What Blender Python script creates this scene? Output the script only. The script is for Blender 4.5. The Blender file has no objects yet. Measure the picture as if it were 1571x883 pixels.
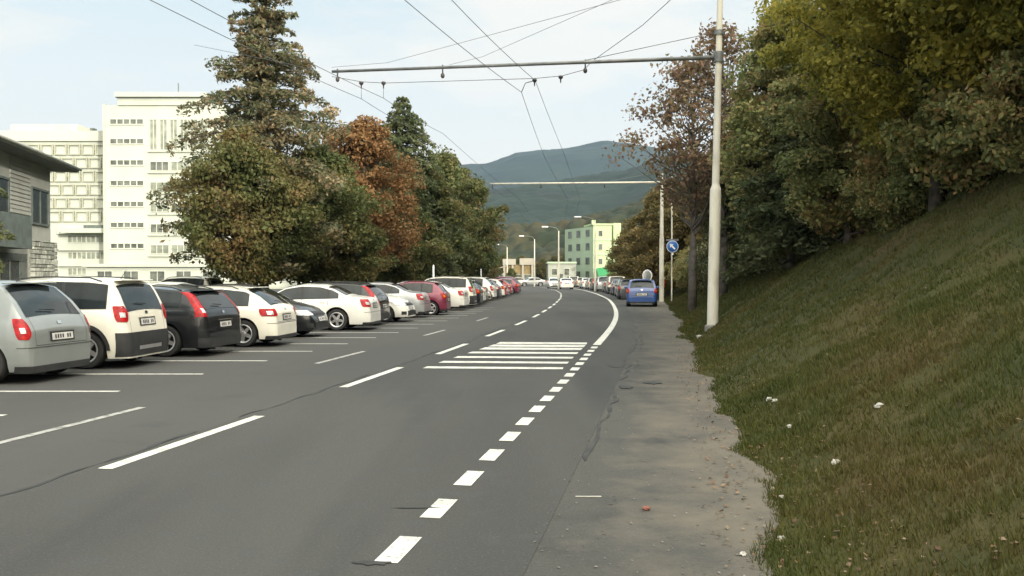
import bpy, math, random
import numpy as np
from mathutils import Vector, Matrix

C = bpy.context.scene.collection
R = math.radians
random.seed(7)
rng = np.random.default_rng(11)

# ------------------------------------------------------------------ camera, sky, sun, exposure
F = 1360.0                     # focal length in photo pixels (photo is 1571 wide)
EYE = 1.7
HZ = 423.0                     # photo row of the horizon
cam = bpy.data.cameras.new('camera')
cam.sensor_fit = 'HORIZONTAL'; cam.sensor_width = 36.0
cam.lens = 36.0 * F / 1571.0
cam.clip_start = 0.1; cam.clip_end = 12000
cam_o = bpy.data.objects.new('camera', cam); C.objects.link(cam_o)
cam_o.location = (0, 0, EYE)
cam_o.rotation_euler = (R(90) - math.atan((441.5 - HZ) / F), 0, 0)
bpy.context.scene.camera = cam_o

SUN_DIR = Vector((0.55, -0.83, 0)).normalized()
SUN_EL = R(13)
to_sun = Vector((SUN_DIR.x * math.cos(SUN_EL), SUN_DIR.y * math.cos(SUN_EL), math.sin(SUN_EL)))

world = bpy.data.worlds.new('World'); bpy.context.scene.world = world
world.use_nodes = True
wn = world.node_tree; wn.nodes.clear()
def wnode(t, **k):
    n = wn.nodes.new(t)
    for a, b in k.items(): setattr(n, a, b)
    return n
w_out = wnode('ShaderNodeOutputWorld'); w_bg = wnode('ShaderNodeBackground')
w_sky = wnode('ShaderNodeTexSky', sky_type='NISHITA')
w_sky.sun_disc = False
w_sky.sun_elevation = SUN_EL
w_sky.sun_rotation = math.atan2(SUN_DIR.x, SUN_DIR.y)
w_sky.air_density = 1.0; w_sky.dust_density = 1.2; w_sky.ozone_density = 1.5
w_tc = wnode('ShaderNodeTexCoord')
w_sep = wnode('ShaderNodeSeparateXYZ')
w_map = wnode('ShaderNodeMapping'); w_map.inputs['Scale'].default_value = (1.0, 1.6, 3.6); w_map.inputs['Rotation'].default_value = (0.1, 0.25, 0.4)
w_no = wnode('ShaderNodeTexNoise'); w_no.inputs['Scale'].default_value = 2.3; w_no.inputs['Detail'].default_value = 7; w_no.inputs['Roughness'].default_value = 0.56
w_cr = wnode('ShaderNodeMapRange'); w_cr.inputs['From Min'].default_value = 0.40; w_cr.inputs['From Max'].default_value = 0.60
w_hz = wnode('ShaderNodeMapRange')          # the air whitens towards the horizon and to the right of the road
w_hz.inputs['From Min'].default_value = 0.40; w_hz.inputs['From Max'].default_value = 0.12
w_mx = wnode('ShaderNodeMath', operation='MAXIMUM')
w_add = wnode('ShaderNodeMath', operation='MULTIPLY_ADD'); w_add.inputs[1].default_value = 0.80; w_add.inputs[2].default_value = 0.16
w_mix = wnode('ShaderNodeMixRGB')
w_mix.inputs['Color2'].default_value = (5.3, 5.08, 4.65, 1)
w_base = wnode('ShaderNodeMixRGB'); w_base.inputs['Fac'].default_value = 0.72
w_base.inputs['Color2'].default_value = (2.85, 4.15, 4.6, 1)   # high thin veil that lifts the clear blue
L = wn.links.new
L(w_tc.outputs['Generated'], w_map.inputs['Vector']); L(w_map.outputs[0], w_no.inputs['Vector'])
L(w_tc.outputs['Generated'], w_sep.inputs[0])
L(w_no.outputs['Fac'], w_cr.inputs['Value']); L(w_sep.outputs['Z'], w_hz.inputs['Value'])
L(w_cr.outputs[0], w_mx.inputs[0]); L(w_hz.outputs[0], w_mx.inputs[1])
L(w_mx.outputs[0], w_add.inputs[0])
L(w_sky.outputs[0], w_base.inputs['Color1'])
L(w_base.outputs[0], w_mix.inputs['Color1']); L(w_add.outputs[0], w_mix.inputs['Fac'])
# the veiled sky is brighter overhead, and brightest round the hidden sun behind the camera
w_zen = wnode('ShaderNodeMapRange'); w_zen.inputs['From Min'].default_value = 0.34; w_zen.inputs['From Max'].default_value = 0.85; w_zen.inputs['To Min'].default_value = 0.1; w_zen.inputs['To Max'].default_value = 0.19
L(w_sep.outputs['Z'], w_zen.inputs['Value'])
w_dot = wnode('ShaderNodeVectorMath', operation='DOT_PRODUCT'); g_ = Vector((SUN_DIR.x*.85, SUN_DIR.y*.85, .52)).normalized(); w_dot.inputs[1].default_value = g_
L(w_tc.outputs['Generated'], w_dot.inputs[0])
w_gl = wnode('ShaderNodeMapRange'); w_gl.interpolation_type = 'SMOOTHSTEP'; w_gl.inputs['From Min'].default_value = 0.25; w_gl.inputs['From Max'].default_value = 1.0; w_gl.inputs['To Min'].default_value = 0.0; w_gl.inputs['To Max'].default_value = 1.0
L(w_dot.outputs['Value'], w_gl.inputs['Value'])
w_warm = wnode('ShaderNodeMixRGB'); w_warm.inputs['Color2'].default_value = (19.0, 17.6, 14.6, 1)
L(w_gl.outputs[0], w_warm.inputs['Fac']); L(w_mix.outputs[0], w_warm.inputs['Color1'])
L(w_warm.outputs[0], w_bg.inputs['Color']); L(w_zen.outputs[0], w_bg.inputs['Strength'])
L(w_bg.outputs[0], w_out.inputs['Surface'])

sun = bpy.data.lights.new('sun', 'SUN'); sun.energy = 2.2; sun.angle = R(1.2); sun.color = (1.0, 0.93, 0.80)
sun_o = bpy.data.objects.new('sun', sun); C.objects.link(sun_o)
sun_o.rotation_euler = to_sun.to_track_quat('Z', 'Y').to_euler()
sun_o.location = (60, -90, 60)

vs = bpy.context.scene.view_settings
vs.view_transform = 'Standard'; vs.look = 'None'; vs.gamma = 1; vs.use_curve_mapping = False
vs.exposure = 0.95
cy = bpy.context.scene.cycles
cy.max_bounces = 6; cy.diffuse_bounces = 4; cy.glossy_bounces = 3; cy.transmission_bounces = 3; cy.transparent_max_bounces = 6
cy.volume_bounces = 0; cy.volume_step_rate = 10

# ------------------------------------------------------------------ helpers
def gx(px, D): return (px - 785.5) * D / F
def gz(py, D): return EYE + (HZ - py) * D / F
def gd(py): return EYE * F / (py - HZ)

def tag(o, label=None, cat=None, group=None, kind=None):
    if label: o['label'] = label
    if cat: o['category'] = cat
    if group: o['group'] = group
    if kind: o['kind'] = kind
    return o

def empty(name, loc=(0, 0, 0), rz=0.0):
    o = bpy.data.objects.new(name, None); C.objects.link(o)
    o.location = loc; o.rotation_euler = (0, 0, rz); o.empty_display_size = 0.3
    return o

def copy_tree(o, parent=None, maps=None):
    c = o.copy(); C.objects.link(c); c.parent = parent
    if maps and o.type == 'MESH':
        for i, s in enumerate(o.material_slots):
            if s.material and s.material.name in maps:
                c.material_slots[i].link = 'OBJECT'; c.material_slots[i].material = maps[s.material.name]
    for ch in list(o.children): copy_tree(ch, c, maps)
    return c

class MB:
    """collects shapes into one mesh"""
    def __init__(s): s.v = []; s.f = []; s.mi = []; s.sm = []; s.cur = 0; s.smooth = False
    def add(s, vs_, fs, smooth=None):
        b = len(s.v); s.v.extend([tuple(p) for p in vs_])
        for f in fs:
            s.f.append(tuple(b + i for i in f)); s.mi.append(s.cur); s.sm.append(s.smooth if smooth is None else smooth)
        return s
    def box(s, x0, x1, y0, y1, z0, z1, M=None, bev=0.0):
        if bev <= 0:
            p = [(x0,y0,z0),(x1,y0,z0),(x1,y1,z0),(x0,y1,z0),(x0,y0,z1),(x1,y0,z1),(x1,y1,z1),(x0,y1,z1)]
            fs = [(0,3,2,1),(4,5,6,7),(0,1,5,4),(1,2,6,5),(2,3,7,6),(3,0,4,7)]
        else:
            p = []; b = bev
            for zz, ins in ((z0, b), (z0 + b, 0), (z1 - b, 0), (z1, b)):
                xa, xb, ya, yb = x0 + ins, x1 - ins, y0 + ins, y1 - ins
                c = b if ins == 0 else b * 0.6
                p += [(xa + c, ya, zz), (xb - c, ya, zz), (xb, ya + c, zz), (xb, yb - c, zz), (xb - c, yb, zz), (xa + c, yb, zz), (xa, yb - c, zz), (xa, ya + c, zz)]
            fs = [tuple(range(7, -1, -1)), tuple(range(24, 32))]
            for k in range(3):
                for i in range(8):
                    j = (i + 1) % 8; fs.append((k*8+i, k*8+j, k*8+8+j, k*8+8+i))
        if M is not None: p = [tuple(M @ Vector(q)) for q in p]
        return s.add(p, fs)
    def tube(s, pts, rad, n=8, cap=True):
        pts = [Vector(p) for p in pts]
        if not hasattr(rad, '__len__'): rad = [rad] * len(pts)
        vv = []; fs = []
        up = Vector((0, 0, 1))
        for i, p in enumerate(pts):
            d = (pts[min(i+1, len(pts)-1)] - pts[max(i-1, 0)]).normalized()
            a = d.cross(up)
            if a.length < 1e-3: a = d.cross(Vector((1, 0, 0)))
            a.normalize(); b = a.cross(d)
            for k in range(n):
                t = 2*math.pi*k/n
                vv.append(p + (a*math.cos(t) + b*math.sin(t)) * rad[i])
        for i in range(len(pts)-1):
            for k in range(n):
                j = (k+1) % n; fs.append((i*n+k, i*n+j, (i+1)*n+j, (i+1)*n+k))
        if cap:
            fs.append(tuple(range(n-1, -1, -1))); fs.append(tuple(range((len(pts)-1)*n, len(pts)*n)))
        return s.add(vv, fs, smooth=True)
    def lathe(s, prof, axis='Z', n=24, c=(0, 0, 0), cap=False):
        vv = []; fs = []
        for r, h in prof:
            for k in range(n):
                t = 2*math.pi*k/n; a, b = r*math.cos(t), r*math.sin(t)
                q = {'Z': (a, b, h), 'Y': (a, h, b), 'X': (h, a, b)}[axis]
                vv.append((q[0]+c[0], q[1]+c[1], q[2]+c[2]))
        for i in range(len(prof)-1):
            for k in range(n):
                j = (k+1) % n; fs.append((i*n+k, i*n+j, (i+1)*n+j, (i+1)*n+k))
        if cap:
            fs.append(tuple(range(n-1, -1, -1))); fs.append(tuple(range((len(prof)-1)*n, len(prof)*n)))
        return s.add(vv, fs, smooth=True)
    def grid(s, P, smooth=True):
        h = len(P); w = len(P[0]); vv = [q for r_ in P for q in r_]
        fs = [(i*w+j, i*w+j+1, (i+1)*w+j+1, (i+1)*w+j) for i in range(h-1) for j in range(w-1)]
        return s.add(vv, fs, smooth=smooth)
    def build(s, name, mats, parent=None, sharp=None, loc=None):
        me = bpy.data.meshes.new(name)
        me.from_pydata(s.v, [], s.f)
        if not isinstance(mats, (list, tuple)): mats = [mats]
        for m in mats: me.materials.append(m)
        me.polygons.foreach_set('material_index', s.mi)
        me.polygons.foreach_set('use_smooth', s.sm)
        me.update()
        if sharp is not None and any(s.sm): me.set_sharp_from_angle(angle=R(sharp))
        o = bpy.data.objects.new(name, me); C.objects.link(o)
        if parent is not None: o.parent = parent
        if loc is not None: o.location = loc
        return o

def np_mesh(name, V, Fq, mat, parent=None, smooth=False):
    V = np.asarray(V, dtype=np.float32); Fq = np.asarray(Fq, dtype=np.int32)
    n, k = Fq.shape
    me = bpy.data.meshes.new(name)
    me.vertices.add(len(V)); me.vertices.foreach_set('co', V.ravel())
    me.loops.add(n*k); me.loops.foreach_set('vertex_index', Fq.ravel())
    me.polygons.add(n)
    me.polygons.foreach_set('loop_start', np.arange(0, n*k, k, dtype=np.int32))
    me.polygons.foreach_set('loop_total', np.full(n, k, dtype=np.int32))
    if smooth: me.polygons.foreach_set('use_smooth', np.ones(n, dtype=bool))
    me.update(calc_edges=True); me.validate()
    if mat: me.materials.append(mat)
    o = bpy.data.objects.new(name, me); C.objects.link(o)
    if parent is not None: o.parent = parent
    return o

# ------------------------------------------------------------------ materials
def pbase(name, rough=0.6, metal=0.0, coat=0.0, spec=0.5):
    m = bpy.data.materials.new(name); m.use_nodes = True
    nt = m.node_tree; b = nt.nodes['Principled BSDF']
    b.inputs['Roughness'].default_value = rough; b.inputs['Metallic'].default_value = metal
    b.inputs['Coat Weight'].default_value = coat; b.inputs['Coat Roughness'].default_value = 0.06
    b.inputs['Specular IOR Level'].default_value = spec
    return m, nt, b

def mat(name, col, rough=0.6, metal=0.0, coat=0.0, var=0.12, scale=3.0, detail=5, col2=None, bump=0.0, bscale=40.0, spec=0.5, coords='Object', lo=0.35, hi=0.65):
    m, nt, b = pbase(name, rough, metal, coat, spec)
    tc = nt.nodes.new('ShaderNodeTexCoord'); no = nt.nodes.new('ShaderNodeTexNoise')
    no.inputs['Scale'].default_value = scale; no.inputs['Detail'].default_value = detail
    cr = nt.nodes.new('ShaderNodeValToRGB')
    c2 = col2 or tuple(min(1, c*(1+var)) for c in col); c1 = col if col2 else tuple(c*(1-var) for c in col)
    cr.color_ramp.elements[0].position = lo; cr.color_ramp.elements[1].position = hi
    cr.color_ramp.elements[0].color = (*c1, 1); cr.color_ramp.elements[1].color = (*c2, 1)
    nt.links.new(tc.outputs[coords], no.inputs['Vector']); nt.links.new(no.outputs['Fac'], cr.inputs[0])
    nt.links.new(cr.outputs[0], b.inputs['Base Color'])
    if bump > 0:
        n2 = nt.nodes.new('ShaderNodeTexNoise'); n2.inputs['Scale'].default_value = bscale; n2.inputs['Detail'].default_value = 4
        bp = nt.nodes.new('ShaderNodeBump'); bp.inputs['Strength'].default_value = bump; bp.inputs['Distance'].default_value = 0.02
        nt.links.new(tc.outputs[coords], n2.inputs['Vector']); nt.links.new(n2.outputs['Fac'], bp.inputs['Height'])
        nt.links.new(bp.outputs[0], b.inputs['Normal'])
    return m

def multi_ground(name, layers, rough=0.9, bump=0.3, bscale=60, spec=0.3):
    """layers: base colour then (colour, noise scale, lo, hi, detail, strength[, stretch]) painted over it by noise masks of their own shape"""
    m, nt, b = pbase(name, rough, spec=spec)
    geo = nt.nodes.new('ShaderNodeNewGeometry')
    base = nt.nodes.new('ShaderNodeRGB'); base.outputs[0].default_value = (*layers[0], 1); cur = base.outputs[0]
    for i, l in enumerate(layers[1:]):
        col, sc, lo, hi, det, st = l[:6]
        mp = nt.nodes.new('ShaderNodeMapping'); mp.inputs['Location'].default_value = (17.3*i, 5.1*i, 0)
        if len(l) > 6: mp.inputs['Rotation'].default_value = (0, 0, R(10)); mp.inputs['Scale'].default_value = l[6]
        no = nt.nodes.new('ShaderNodeTexNoise'); no.inputs['Scale'].default_value = sc; no.inputs['Detail'].default_value = det
        mr = nt.nodes.new('ShaderNodeMapRange'); mr.inputs['From Min'].default_value = lo; mr.inputs['From Max'].default_value = hi; mr.inputs['To Max'].default_value = st
        mx = nt.nodes.new('ShaderNodeMixRGB'); mx.inputs['Color2'].default_value = (*col, 1)
        nt.links.new(geo.outputs['Position'], mp.inputs['Vector']); nt.links.new(mp.outputs[0], no.inputs['Vector'])
        nt.links.new(no.outputs['Fac'], mr.inputs['Value']); nt.links.new(mr.outputs[0], mx.inputs['Fac'])
        nt.links.new(cur, mx.inputs['Color1']); cur = mx.outputs[0]
    nt.links.new(cur, b.inputs['Base Color'])
    n2 = nt.nodes.new('ShaderNodeTexNoise'); n2.inputs['Scale'].default_value = bscale; n2.inputs['Detail'].default_value = 4
    bp = nt.nodes.new('ShaderNodeBump'); bp.inputs['Strength'].default_value = bump; bp.inputs['Distance'].default_value = 0.01
    nt.links.new(geo.outputs['Position'], n2.inputs['Vector']); nt.links.new(n2.outputs['Fac'], bp.inputs['Height'])
    nt.links.new(bp.outputs[0], b.inputs['Normal'])
    return m

def leaf_mat(name, cols, transl=0.35, nscale=0.45, island=0.55):
    """leaf colours drawn per leaf and per clump; a share of light passes through"""
    m = bpy.data.materials.new(name); m.use_nodes = True; nt = m.node_tree; nt.nodes.clear()
    out = nt.nodes.new('ShaderNodeOutputMaterial'); mixs = nt.nodes.new('ShaderNodeMixShader'); mixs.inputs[0].default_value = transl
    d = nt.nodes.new('ShaderNodeBsdfPrincipled'); d.inputs['Roughness'].default_value = 0.6; d.inputs['Specular IOR Level'].default_value = 0.25
    t = nt.nodes.new('ShaderNodeBsdfTranslucent')
    geo = nt.nodes.new('ShaderNodeNewGeometry'); oi = nt.nodes.new('ShaderNodeObjectInfo')
    no = nt.nodes.new('ShaderNodeTexNoise'); no.inputs['Scale'].default_value = nscale; no.inputs['Detail'].default_value = 3
    mr = nt.nodes.new('ShaderNodeMapRange'); mr.inputs['From Min'].default_value = 0.3; mr.inputs['From Max'].default_value = 0.7
    a = nt.nodes.new('ShaderNodeMath'); a.operation = 'MULTIPLY_ADD'; a.inputs[1].default_value = island; a.inputs[2].default_value = 0
    b_ = nt.nodes.new('ShaderNodeMath'); b_.operation = 'MULTIPLY_ADD'; b_.inputs[1].default_value = 1 - island
    cr = nt.nodes.new('ShaderNodeValToRGB'); el = cr.color_ramp.elements
    el[0].position = 0.12; el[0].color = (*cols[0], 1); el[1].position = 0.9; el[1].color = (*cols[-1], 1)
    for i in range(1, len(cols)-1):
        e = el.new(0.12 + 0.78*i/(len(cols)-1)); e.color = (*cols[i], 1)
    k = nt.links.new
    k(geo.outputs['Position'], no.inputs['Vector']); k(no.outputs['Fac'], mr.inputs['Value'])
    k(geo.outputs['Random Per Island'], a.inputs[0]); k(mr.outputs[0], b_.inputs[0]); k(a.outputs[0], b_.inputs[2])
    k(b_.outputs[0], cr.inputs[0]); k(cr.outputs[0], d.inputs['Base Color']); k(cr.outputs[0], t.inputs['Color'])
    k(d.outputs[0], mixs.inputs[1]); k(t.outputs[0], mixs.inputs[2]); k(mixs.outputs[0], out.inputs['Surface'])
    return m

M_road = multi_ground('asphalt_road', [(0.0510, 0.0523, 0.0506), ((0.0692, 0.0696, 0.0650), 0.5, .42, .62, 6, .8, (1, .18, 1)), ((0.0352, 0.0380, 0.0403), 0.9, .54, .72, 7, .7, (1, .12, 1)), ((0.0595, 0.0624, 0.0636), 2.6, .58, .66, 7, .5), ((0.1077, 0.1099, 0.1072), 55, .56, .72, 3, .6), ((0.0198, 0.0208, 0.0227), 75, .57, .75, 3, .7)], bump=.6, bscale=70)
M_lane = multi_ground('asphalt_parking', [(0.0565, 0.0572, 0.0551), ((0.0753, 0.0745, 0.0692), 0.3, .4, .65, 5, .8, (1, .3, 1)), ((0.0412, 0.0431, 0.0470), 1.1, .58, .8, 6, .6), ((0.1117, 0.1170, 0.1210), 90, .58, .75, 2, .5)])
def shoulder_mat():
    m = multi_ground('asphalt_shoulder', [(0.0605, 0.0603, 0.0565), ((0.0799, 0.0791, 0.0712), 0.5, .42, .62, 6, .8, (1, .18, 1)), ((0.0375, 0.0401, 0.0417), 1.3, .52, .70, 7, .7), ((0.1150, 0.1154, 0.1104), 55, .58, .74, 3, .6), ((0.0242, 0.0251, 0.0255), 45, .60, .75, 3, .6)], bump=.7, bscale=45)
    nt = m.node_tree; b = nt.nodes['Principled BSDF']; src = b.inputs['Base Color'].links[0].from_socket
    at = nt.nodes.new('ShaderNodeAttribute'); at.attribute_name = 'dust'
    geo = nt.nodes.new('ShaderNodeNewGeometry'); no = nt.nodes.new('ShaderNodeTexNoise'); no.inputs['Scale'].default_value = 1.4; no.inputs['Detail'].default_value = 8; no.inputs['Roughness'].default_value = .62
    nt.links.new(geo.outputs['Position'], no.inputs['Vector'])
    ma = nt.nodes.new('ShaderNodeMath'); ma.operation = 'MULTIPLY_ADD'; ma.inputs[1].default_value = 3.0; ma.inputs[2].default_value = -1.55
    nt.links.new(no.outputs['Fac'], ma.inputs[0])
    ad = nt.nodes.new('ShaderNodeMath'); ad.operation = 'ADD'; ad.use_clamp = True; nt.links.new(ma.outputs[0], ad.inputs[0]); nt.links.new(at.outputs['Fac'], ad.inputs[1])
    mu = nt.nodes.new('ShaderNodeMath'); mu.operation = 'MULTIPLY'; nt.links.new(ad.outputs[0], mu.inputs[0]); mu.inputs[1].default_value = .85
    mx = nt.nodes.new('ShaderNodeMixRGB'); mx.inputs['Color2'].default_value = (0.142, 0.126, 0.100, 1)
    nt.links.new(mu.outputs[0], mx.inputs['Fac']); nt.links.new(src, mx.inputs['Color1']); nt.links.new(mx.outputs[0], b.inputs['Base Color'])
    return m
M_shoulder = shoulder_mat()
M_paint = multi_ground('road_paint', [(0.62, 0.62, 0.57), ((0.40, 0.40, 0.36), 4, .46, .66, 8, .8), ((0.15, 0.15, 0.14), 28, .585, .66, 6, .85)], rough=0.7, bump=0.2)
M_paint_old = multi_ground('worn_road_paint', [(0.36, 0.36, 0.34), ((0.13, 0.13, 0.12), 8, .48, .66, 6, .8), ((0.12, 0.12, 0.115), 50, .55, .7, 3, .7)], rough=0.8, bump=0.2)
M_paint_park = multi_ground('parking_paint', [(0.50, 0.50, 0.46), ((0.22, 0.22, 0.20), 7, .55, .72, 6, .7)], rough=0.8, bump=0.2)
M_crack = mat('tar_seam', (0.030, 0.030, 0.028), rough=0.7, var=.3)
M_soil = multi_ground('bank_soil', [(0.0429, 0.0435, 0.0099), ((0.0786, 0.0494, 0.0198), 0.5, .50, .68, 6, .7), ((0.0286, 0.0353, 0.0088), 0.9, .5, .65, 6, .8), ((0.0858, 0.0564, 0.0286), 5, .60, .74, 7, .6)], bump=0.9, bscale=22)
M_verge = multi_ground('verge_ground', [(0.055, 0.065, 0.028), ((0.10, 0.085, 0.055), 0.6, .45, .62, 5, .8), ((0.03, 0.04, 0.018), 1.5, .5, .65, 5, .7)], bump=0.6, bscale=12)
M_kerb = mat('kerb_concrete', (0.30, 0.29, 0.27), rough=.9, var=.2, scale=4, bump=.3)

# ------------------------------------------------------------------ road geometry
CY = np.array([-60, -20, 7.78, 16.5, 26.0, 31.2, 37.3, 43.6, 52.5, 68, 85.6, 105, 136, 165, 193, 230, 280])
CX = np.array([-15.5, -8.6, -3.58, -2.04, -.53, .23, 1.0, 1.65, 2.5, 3.75, 4.75, 5.2, 4.5, 2.3, -1.2, -8.5, -24])
_yy = np.arange(-60, 280.1, 1.0); _xx = np.interp(_yy, CY, CX)
_k = np.exp(-0.5*(np.arange(-8, 9)/3.2)**2); _k /= _k.sum()
_xs = np.convolve(np.pad(_xx, 8, mode='reflect', reflect_type='odd'), _k, mode='valid')
def Cx(y): return float(np.interp(y, _yy, _xs))
def Ca(y): return math.atan((Cx(y+1.5) - Cx(y-1.5)) / 3.0)
def pt(y, o, z=0.0):
    a = Ca(y); return (Cx(y) + o*math.cos(a), y - o*math.sin(a), z)
def off(x, y): return (x - Cx(y)) * math.cos(Ca(y))
def edge(y): return float(np.interp(y, [-60, 7, 14, 25, 40, 60, 110, 200], [5.55, 5.55, 5.45, 5.4, 6.0, 7.0, 7.2, 7.2]))
_nt = rng.random((64, 64))
def vnoise(x, y):
    xi, yi = math.floor(x), math.floor(y); fx, fy = x-xi, y-yi
    fx = fx*fx*(3-2*fx); fy = fy*fy*(3-2*fy)
    a = _nt[xi % 64, yi % 64]; b = _nt[(xi+1) % 64, yi % 64]; c = _nt[xi % 64, (yi+1) % 64]; d = _nt[(xi+1) % 64, (yi+1) % 64]
    return (a*(1-fx)+b*fx)*(1-fy) + (c*(1-fx)+d*fx)*fy - .5
PD = [-1, 0, .5, 1.3, 3, 8, 30, 75, 100, 130]; PH = [-.12, -.03, .12, .5, 1.55, 5.0, 15, 33, 35, 33]  # real bank at the foot; upper heights shaped to shade the street
def bank(x, y, o=None):
    if o is None: o = off(x, y)
    d = o - edge(y) + 0.35*vnoise(x*.9+3, y*.9) + .18*vnoise(x*3.1, y*3.1)
    g = float(np.interp(y, [-300, 45, 75, 120, 165], [1, 1, .75, .33, 0.02]))
    h = float(np.interp(d, PD, PH))
    if d > .3: h = .12 + (h-.12)*g if h > .12 else h
    w = min(1, max(0, d/3))
    return h + w*(0.35*vnoise(x*.28, y*.28) + .16*vnoise(x*.8+9, y*.8) + .07*vnoise(x*2.3, y*2.3+4)) + .035*vnoise(x*5, y*5)

def strip(name, m, y0, y1, o0, o1, z=0.0, step=1.0, parent=None, cols=1):
    ys = np.arange(y0, y1+.01, step); mb = MB()
    P = [[pt(y, (o0(y) if callable(o0) else o0)*(1-c/cols) + (o1(y) if callable(o1) else o1)*(c/cols), z) for c in range(cols+1)] for y in ys]
    mb.grid([list(r_) for r_ in P], smooth=False)
    o = mb.build(name, m, parent)
    return o

g = MB(); g.add([(-7000, -3000, -.08), (7000, -3000, -.08), (7000, 9000, -.08), (-7000, 9000, -.08)], [(0, 1, 2, 3)])
tag(g.build('ground', M_verge), kind='structure')
road = strip('road', M_road, -40, 260, -0.18, 4.08, 0.0); tag(road, kind='structure')
lane = strip('parking_lane', M_lane, -40, 260, -9.2, -0.184, -0.004); tag(lane, kind='structure')
shld = strip('shoulder', M_shoulder, -40, 260, 3.95, lambda y: edge(y)+.9, -0.004, cols=8); tag(shld, kind='structure')
at_ = shld.data.attributes.new('dust', 'FLOAT', 'POINT')       # blown dirt gathers towards the foot of the bank
at_.data.foreach_set('value', [(-.6, -.15, .25, .5, .7, .85, 1, 1, 1)[i % 9] for i in range(len(shld.data.vertices))])
kb = MB()
for y in np.arange(-20, 120, 1.0):
    a, b, c, d = pt(y+.01, -9.35), pt(y+.99, -9.35), pt(y+.99, -9.2), pt(y+.01, -9.2)
    kb.add([a, b, c, d] + [(p[0], p[1], .12) for p in (a, b, c, d)], [(4, 7, 6, 5), (0, 4, 5, 1), (2, 6, 7, 3), (3, 7, 4, 0), (1, 5, 6, 2)])
tag(kb.build('kerb', M_kerb), kind='structure')
tag(strip('verge', M_verge, -20, 150, -26, -9.35, 0.10, cols=6), kind='structure')
tag(strip('hotel_forecourt', M_lane, 60, 130, -110, -26.02, -0.02, step=5), kind='structure')

# bank sheet with the added high slope that blocks the low sun
ys = list(np.arange(-130, -8, 4)) + list(np.arange(-8, 60, .35)) + list(np.arange(60, 170, 1.5))
ds = list(np.arange(-.9, 3, .16)) + list(np.arange(3, 10, .35)) + list(np.arange(10, 30, 1.2)) + list(np.arange(30, 132, 5))
def ptx(y, o):
    yc = max(y, -58.0); a = Ca(yc); xc = Cx(yc) + (y-yc)*math.tan(a)
    return xc + o*math.cos(a), y - o*math.sin(a)
P = []
for y in ys:
    row = []
    for d in ds:
        x, yy = ptx(y, edge(y)+d); row.append((x, yy, bank(x, yy, edge(y)+d) - (.10 if d < -.7 else 0)))
    P.append(row)
mb = MB(); mb.grid(P); bank_o = mb.build('bank_with_shading_hill', M_soil); tag(bank_o, kind='structure')

# ------------------------------------------------------------------ markings (thin sheets of paint, children of the road)
def quad_mark(mb, y0, y1, o, w, z=0.004, n=3, jit=0.0):
    rows = []
    for i in range(n+1):
        y = y0 + (y1-y0)*i/n
        j = jit*random.uniform(-1, 1)
        rows.append([pt(y, o(y)-w/2+j if callable(o) else o-w/2+j, z), pt(y, o(y)+w/2+j if callable(o) else o+w/2+j, z)])
    mb.grid(rows, smooth=False)
mb = MB(); y = 7.78 - 5.72*3
while y < 200:
    quad_mark(mb, y, y+2.95, 0.0, .14, n=4); y += 5.72 if y < 35 else 5.0
mb.build('centre_line', M_paint, road)
eo = lambda y: float(np.interp(y, [0, 20, 44, 62, 86, 200], [3.25, 3.22, 3.45, 3.55, 3.35, 3.3]))
mb = MB(); y = 5.80 - .967*5
while y < 21.6: quad_mark(mb, y, y+.52, eo, .15, n=1); y += .967
quad_mark(mb, 22.3, 200, eo, .19, n=180); mb.build('edge_line', M_paint, road)
mb = MB()
for y0, y1 in ((-8, -5), (.3, 3.2), (8.4, 11.15), (16.9, 19.7), (25.0, 27.6), (33.3, 36)): quad_mark(mb, y0, y1, -1.83, .11, z=0.0, n=3)
mb.build('aisle_line', M_paint_old, lane)
mb = MB()
for k, y in enumerate([8.55, 10.8, 13.05, 15.35, 17.75, 20.0, 22.2, 24.4, 26.6, 28.9, 31.2, 33.5, 35.8, 38.1, 40.4, 42.7, 45, 47.3]):
    x1 = Cx(y) + float(np.interp(y, [13, 24], [-3.14, -2.95])); x0 = x1 - 5.0
    mb.add([(x0, y-.06, 0), (x1, y-.06, 0), (x1, y+.06, 0), (x0, y+.06, 0)], [(0, 1, 2, 3)])
mb.build('stall_line', M_paint_park, lane)
mb = MB()
xl = lambda D: float(np.interp(D, [16.4, 22.6], [-1.64, -.30])); xr = lambda D: float(np.interp(D, [16.4, 22.6], [.92, 1.92]))
for D, w in ((16.45, .34), (17.5, .36), (18.55, .38), (19.65, .42), (20.75, .6), (21.6, .62), (22.45, .62)):
    a, b = D-w/2, D+w/2; D2 = D - .25     # the right-hand ends sit a little nearer, as painted
    mb.add([(xl(a), a, .004), (xr(a), a-.18, .004), (xr(b), b-.18, .004), (xl(b), b, .004)], [(0, 1, 2, 3)])
mb.build('transverse_stripes', M_paint, road)
# tar seams and cracks
def seam(name, o, y0, y1, w, parent, gap=.15, m=M_crack, wob=.05):
    mb = MB(); y = y0
    while y < y1:
        l = random.uniform(.5, 2.4)
        if random.random() > gap:
            rows = []; n = int(l/.18)+1
            for i in range(n+1):
                yy = y + l*i/n; c = o + wob*vnoise(yy*2.1, 7) *2 + wob*vnoise(yy*.5, 3)*2; ww = w*(.35+1.0*abs(vnoise(yy*3.3, 1))*2)*(0.15 if i in (0, n) else 1)
                rows.append([pt(yy, c-ww/2, .0035), pt(yy, c+ww/2, .0035)])
            mb.grid(rows, smooth=False)
        y += l
    return mb.build(name, m, parent)
seam('joint_seam', -.19, 2, 40, .05, road, gap=.08)
seam('broken_edge_seam', 4.14, 2, 34, .05, shld, gap=.4, wob=.05)
seam('broken_edge_seam', 4.3, 9, 30, .02, shld, gap=.6, wob=.04)
mb = MB()
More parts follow.
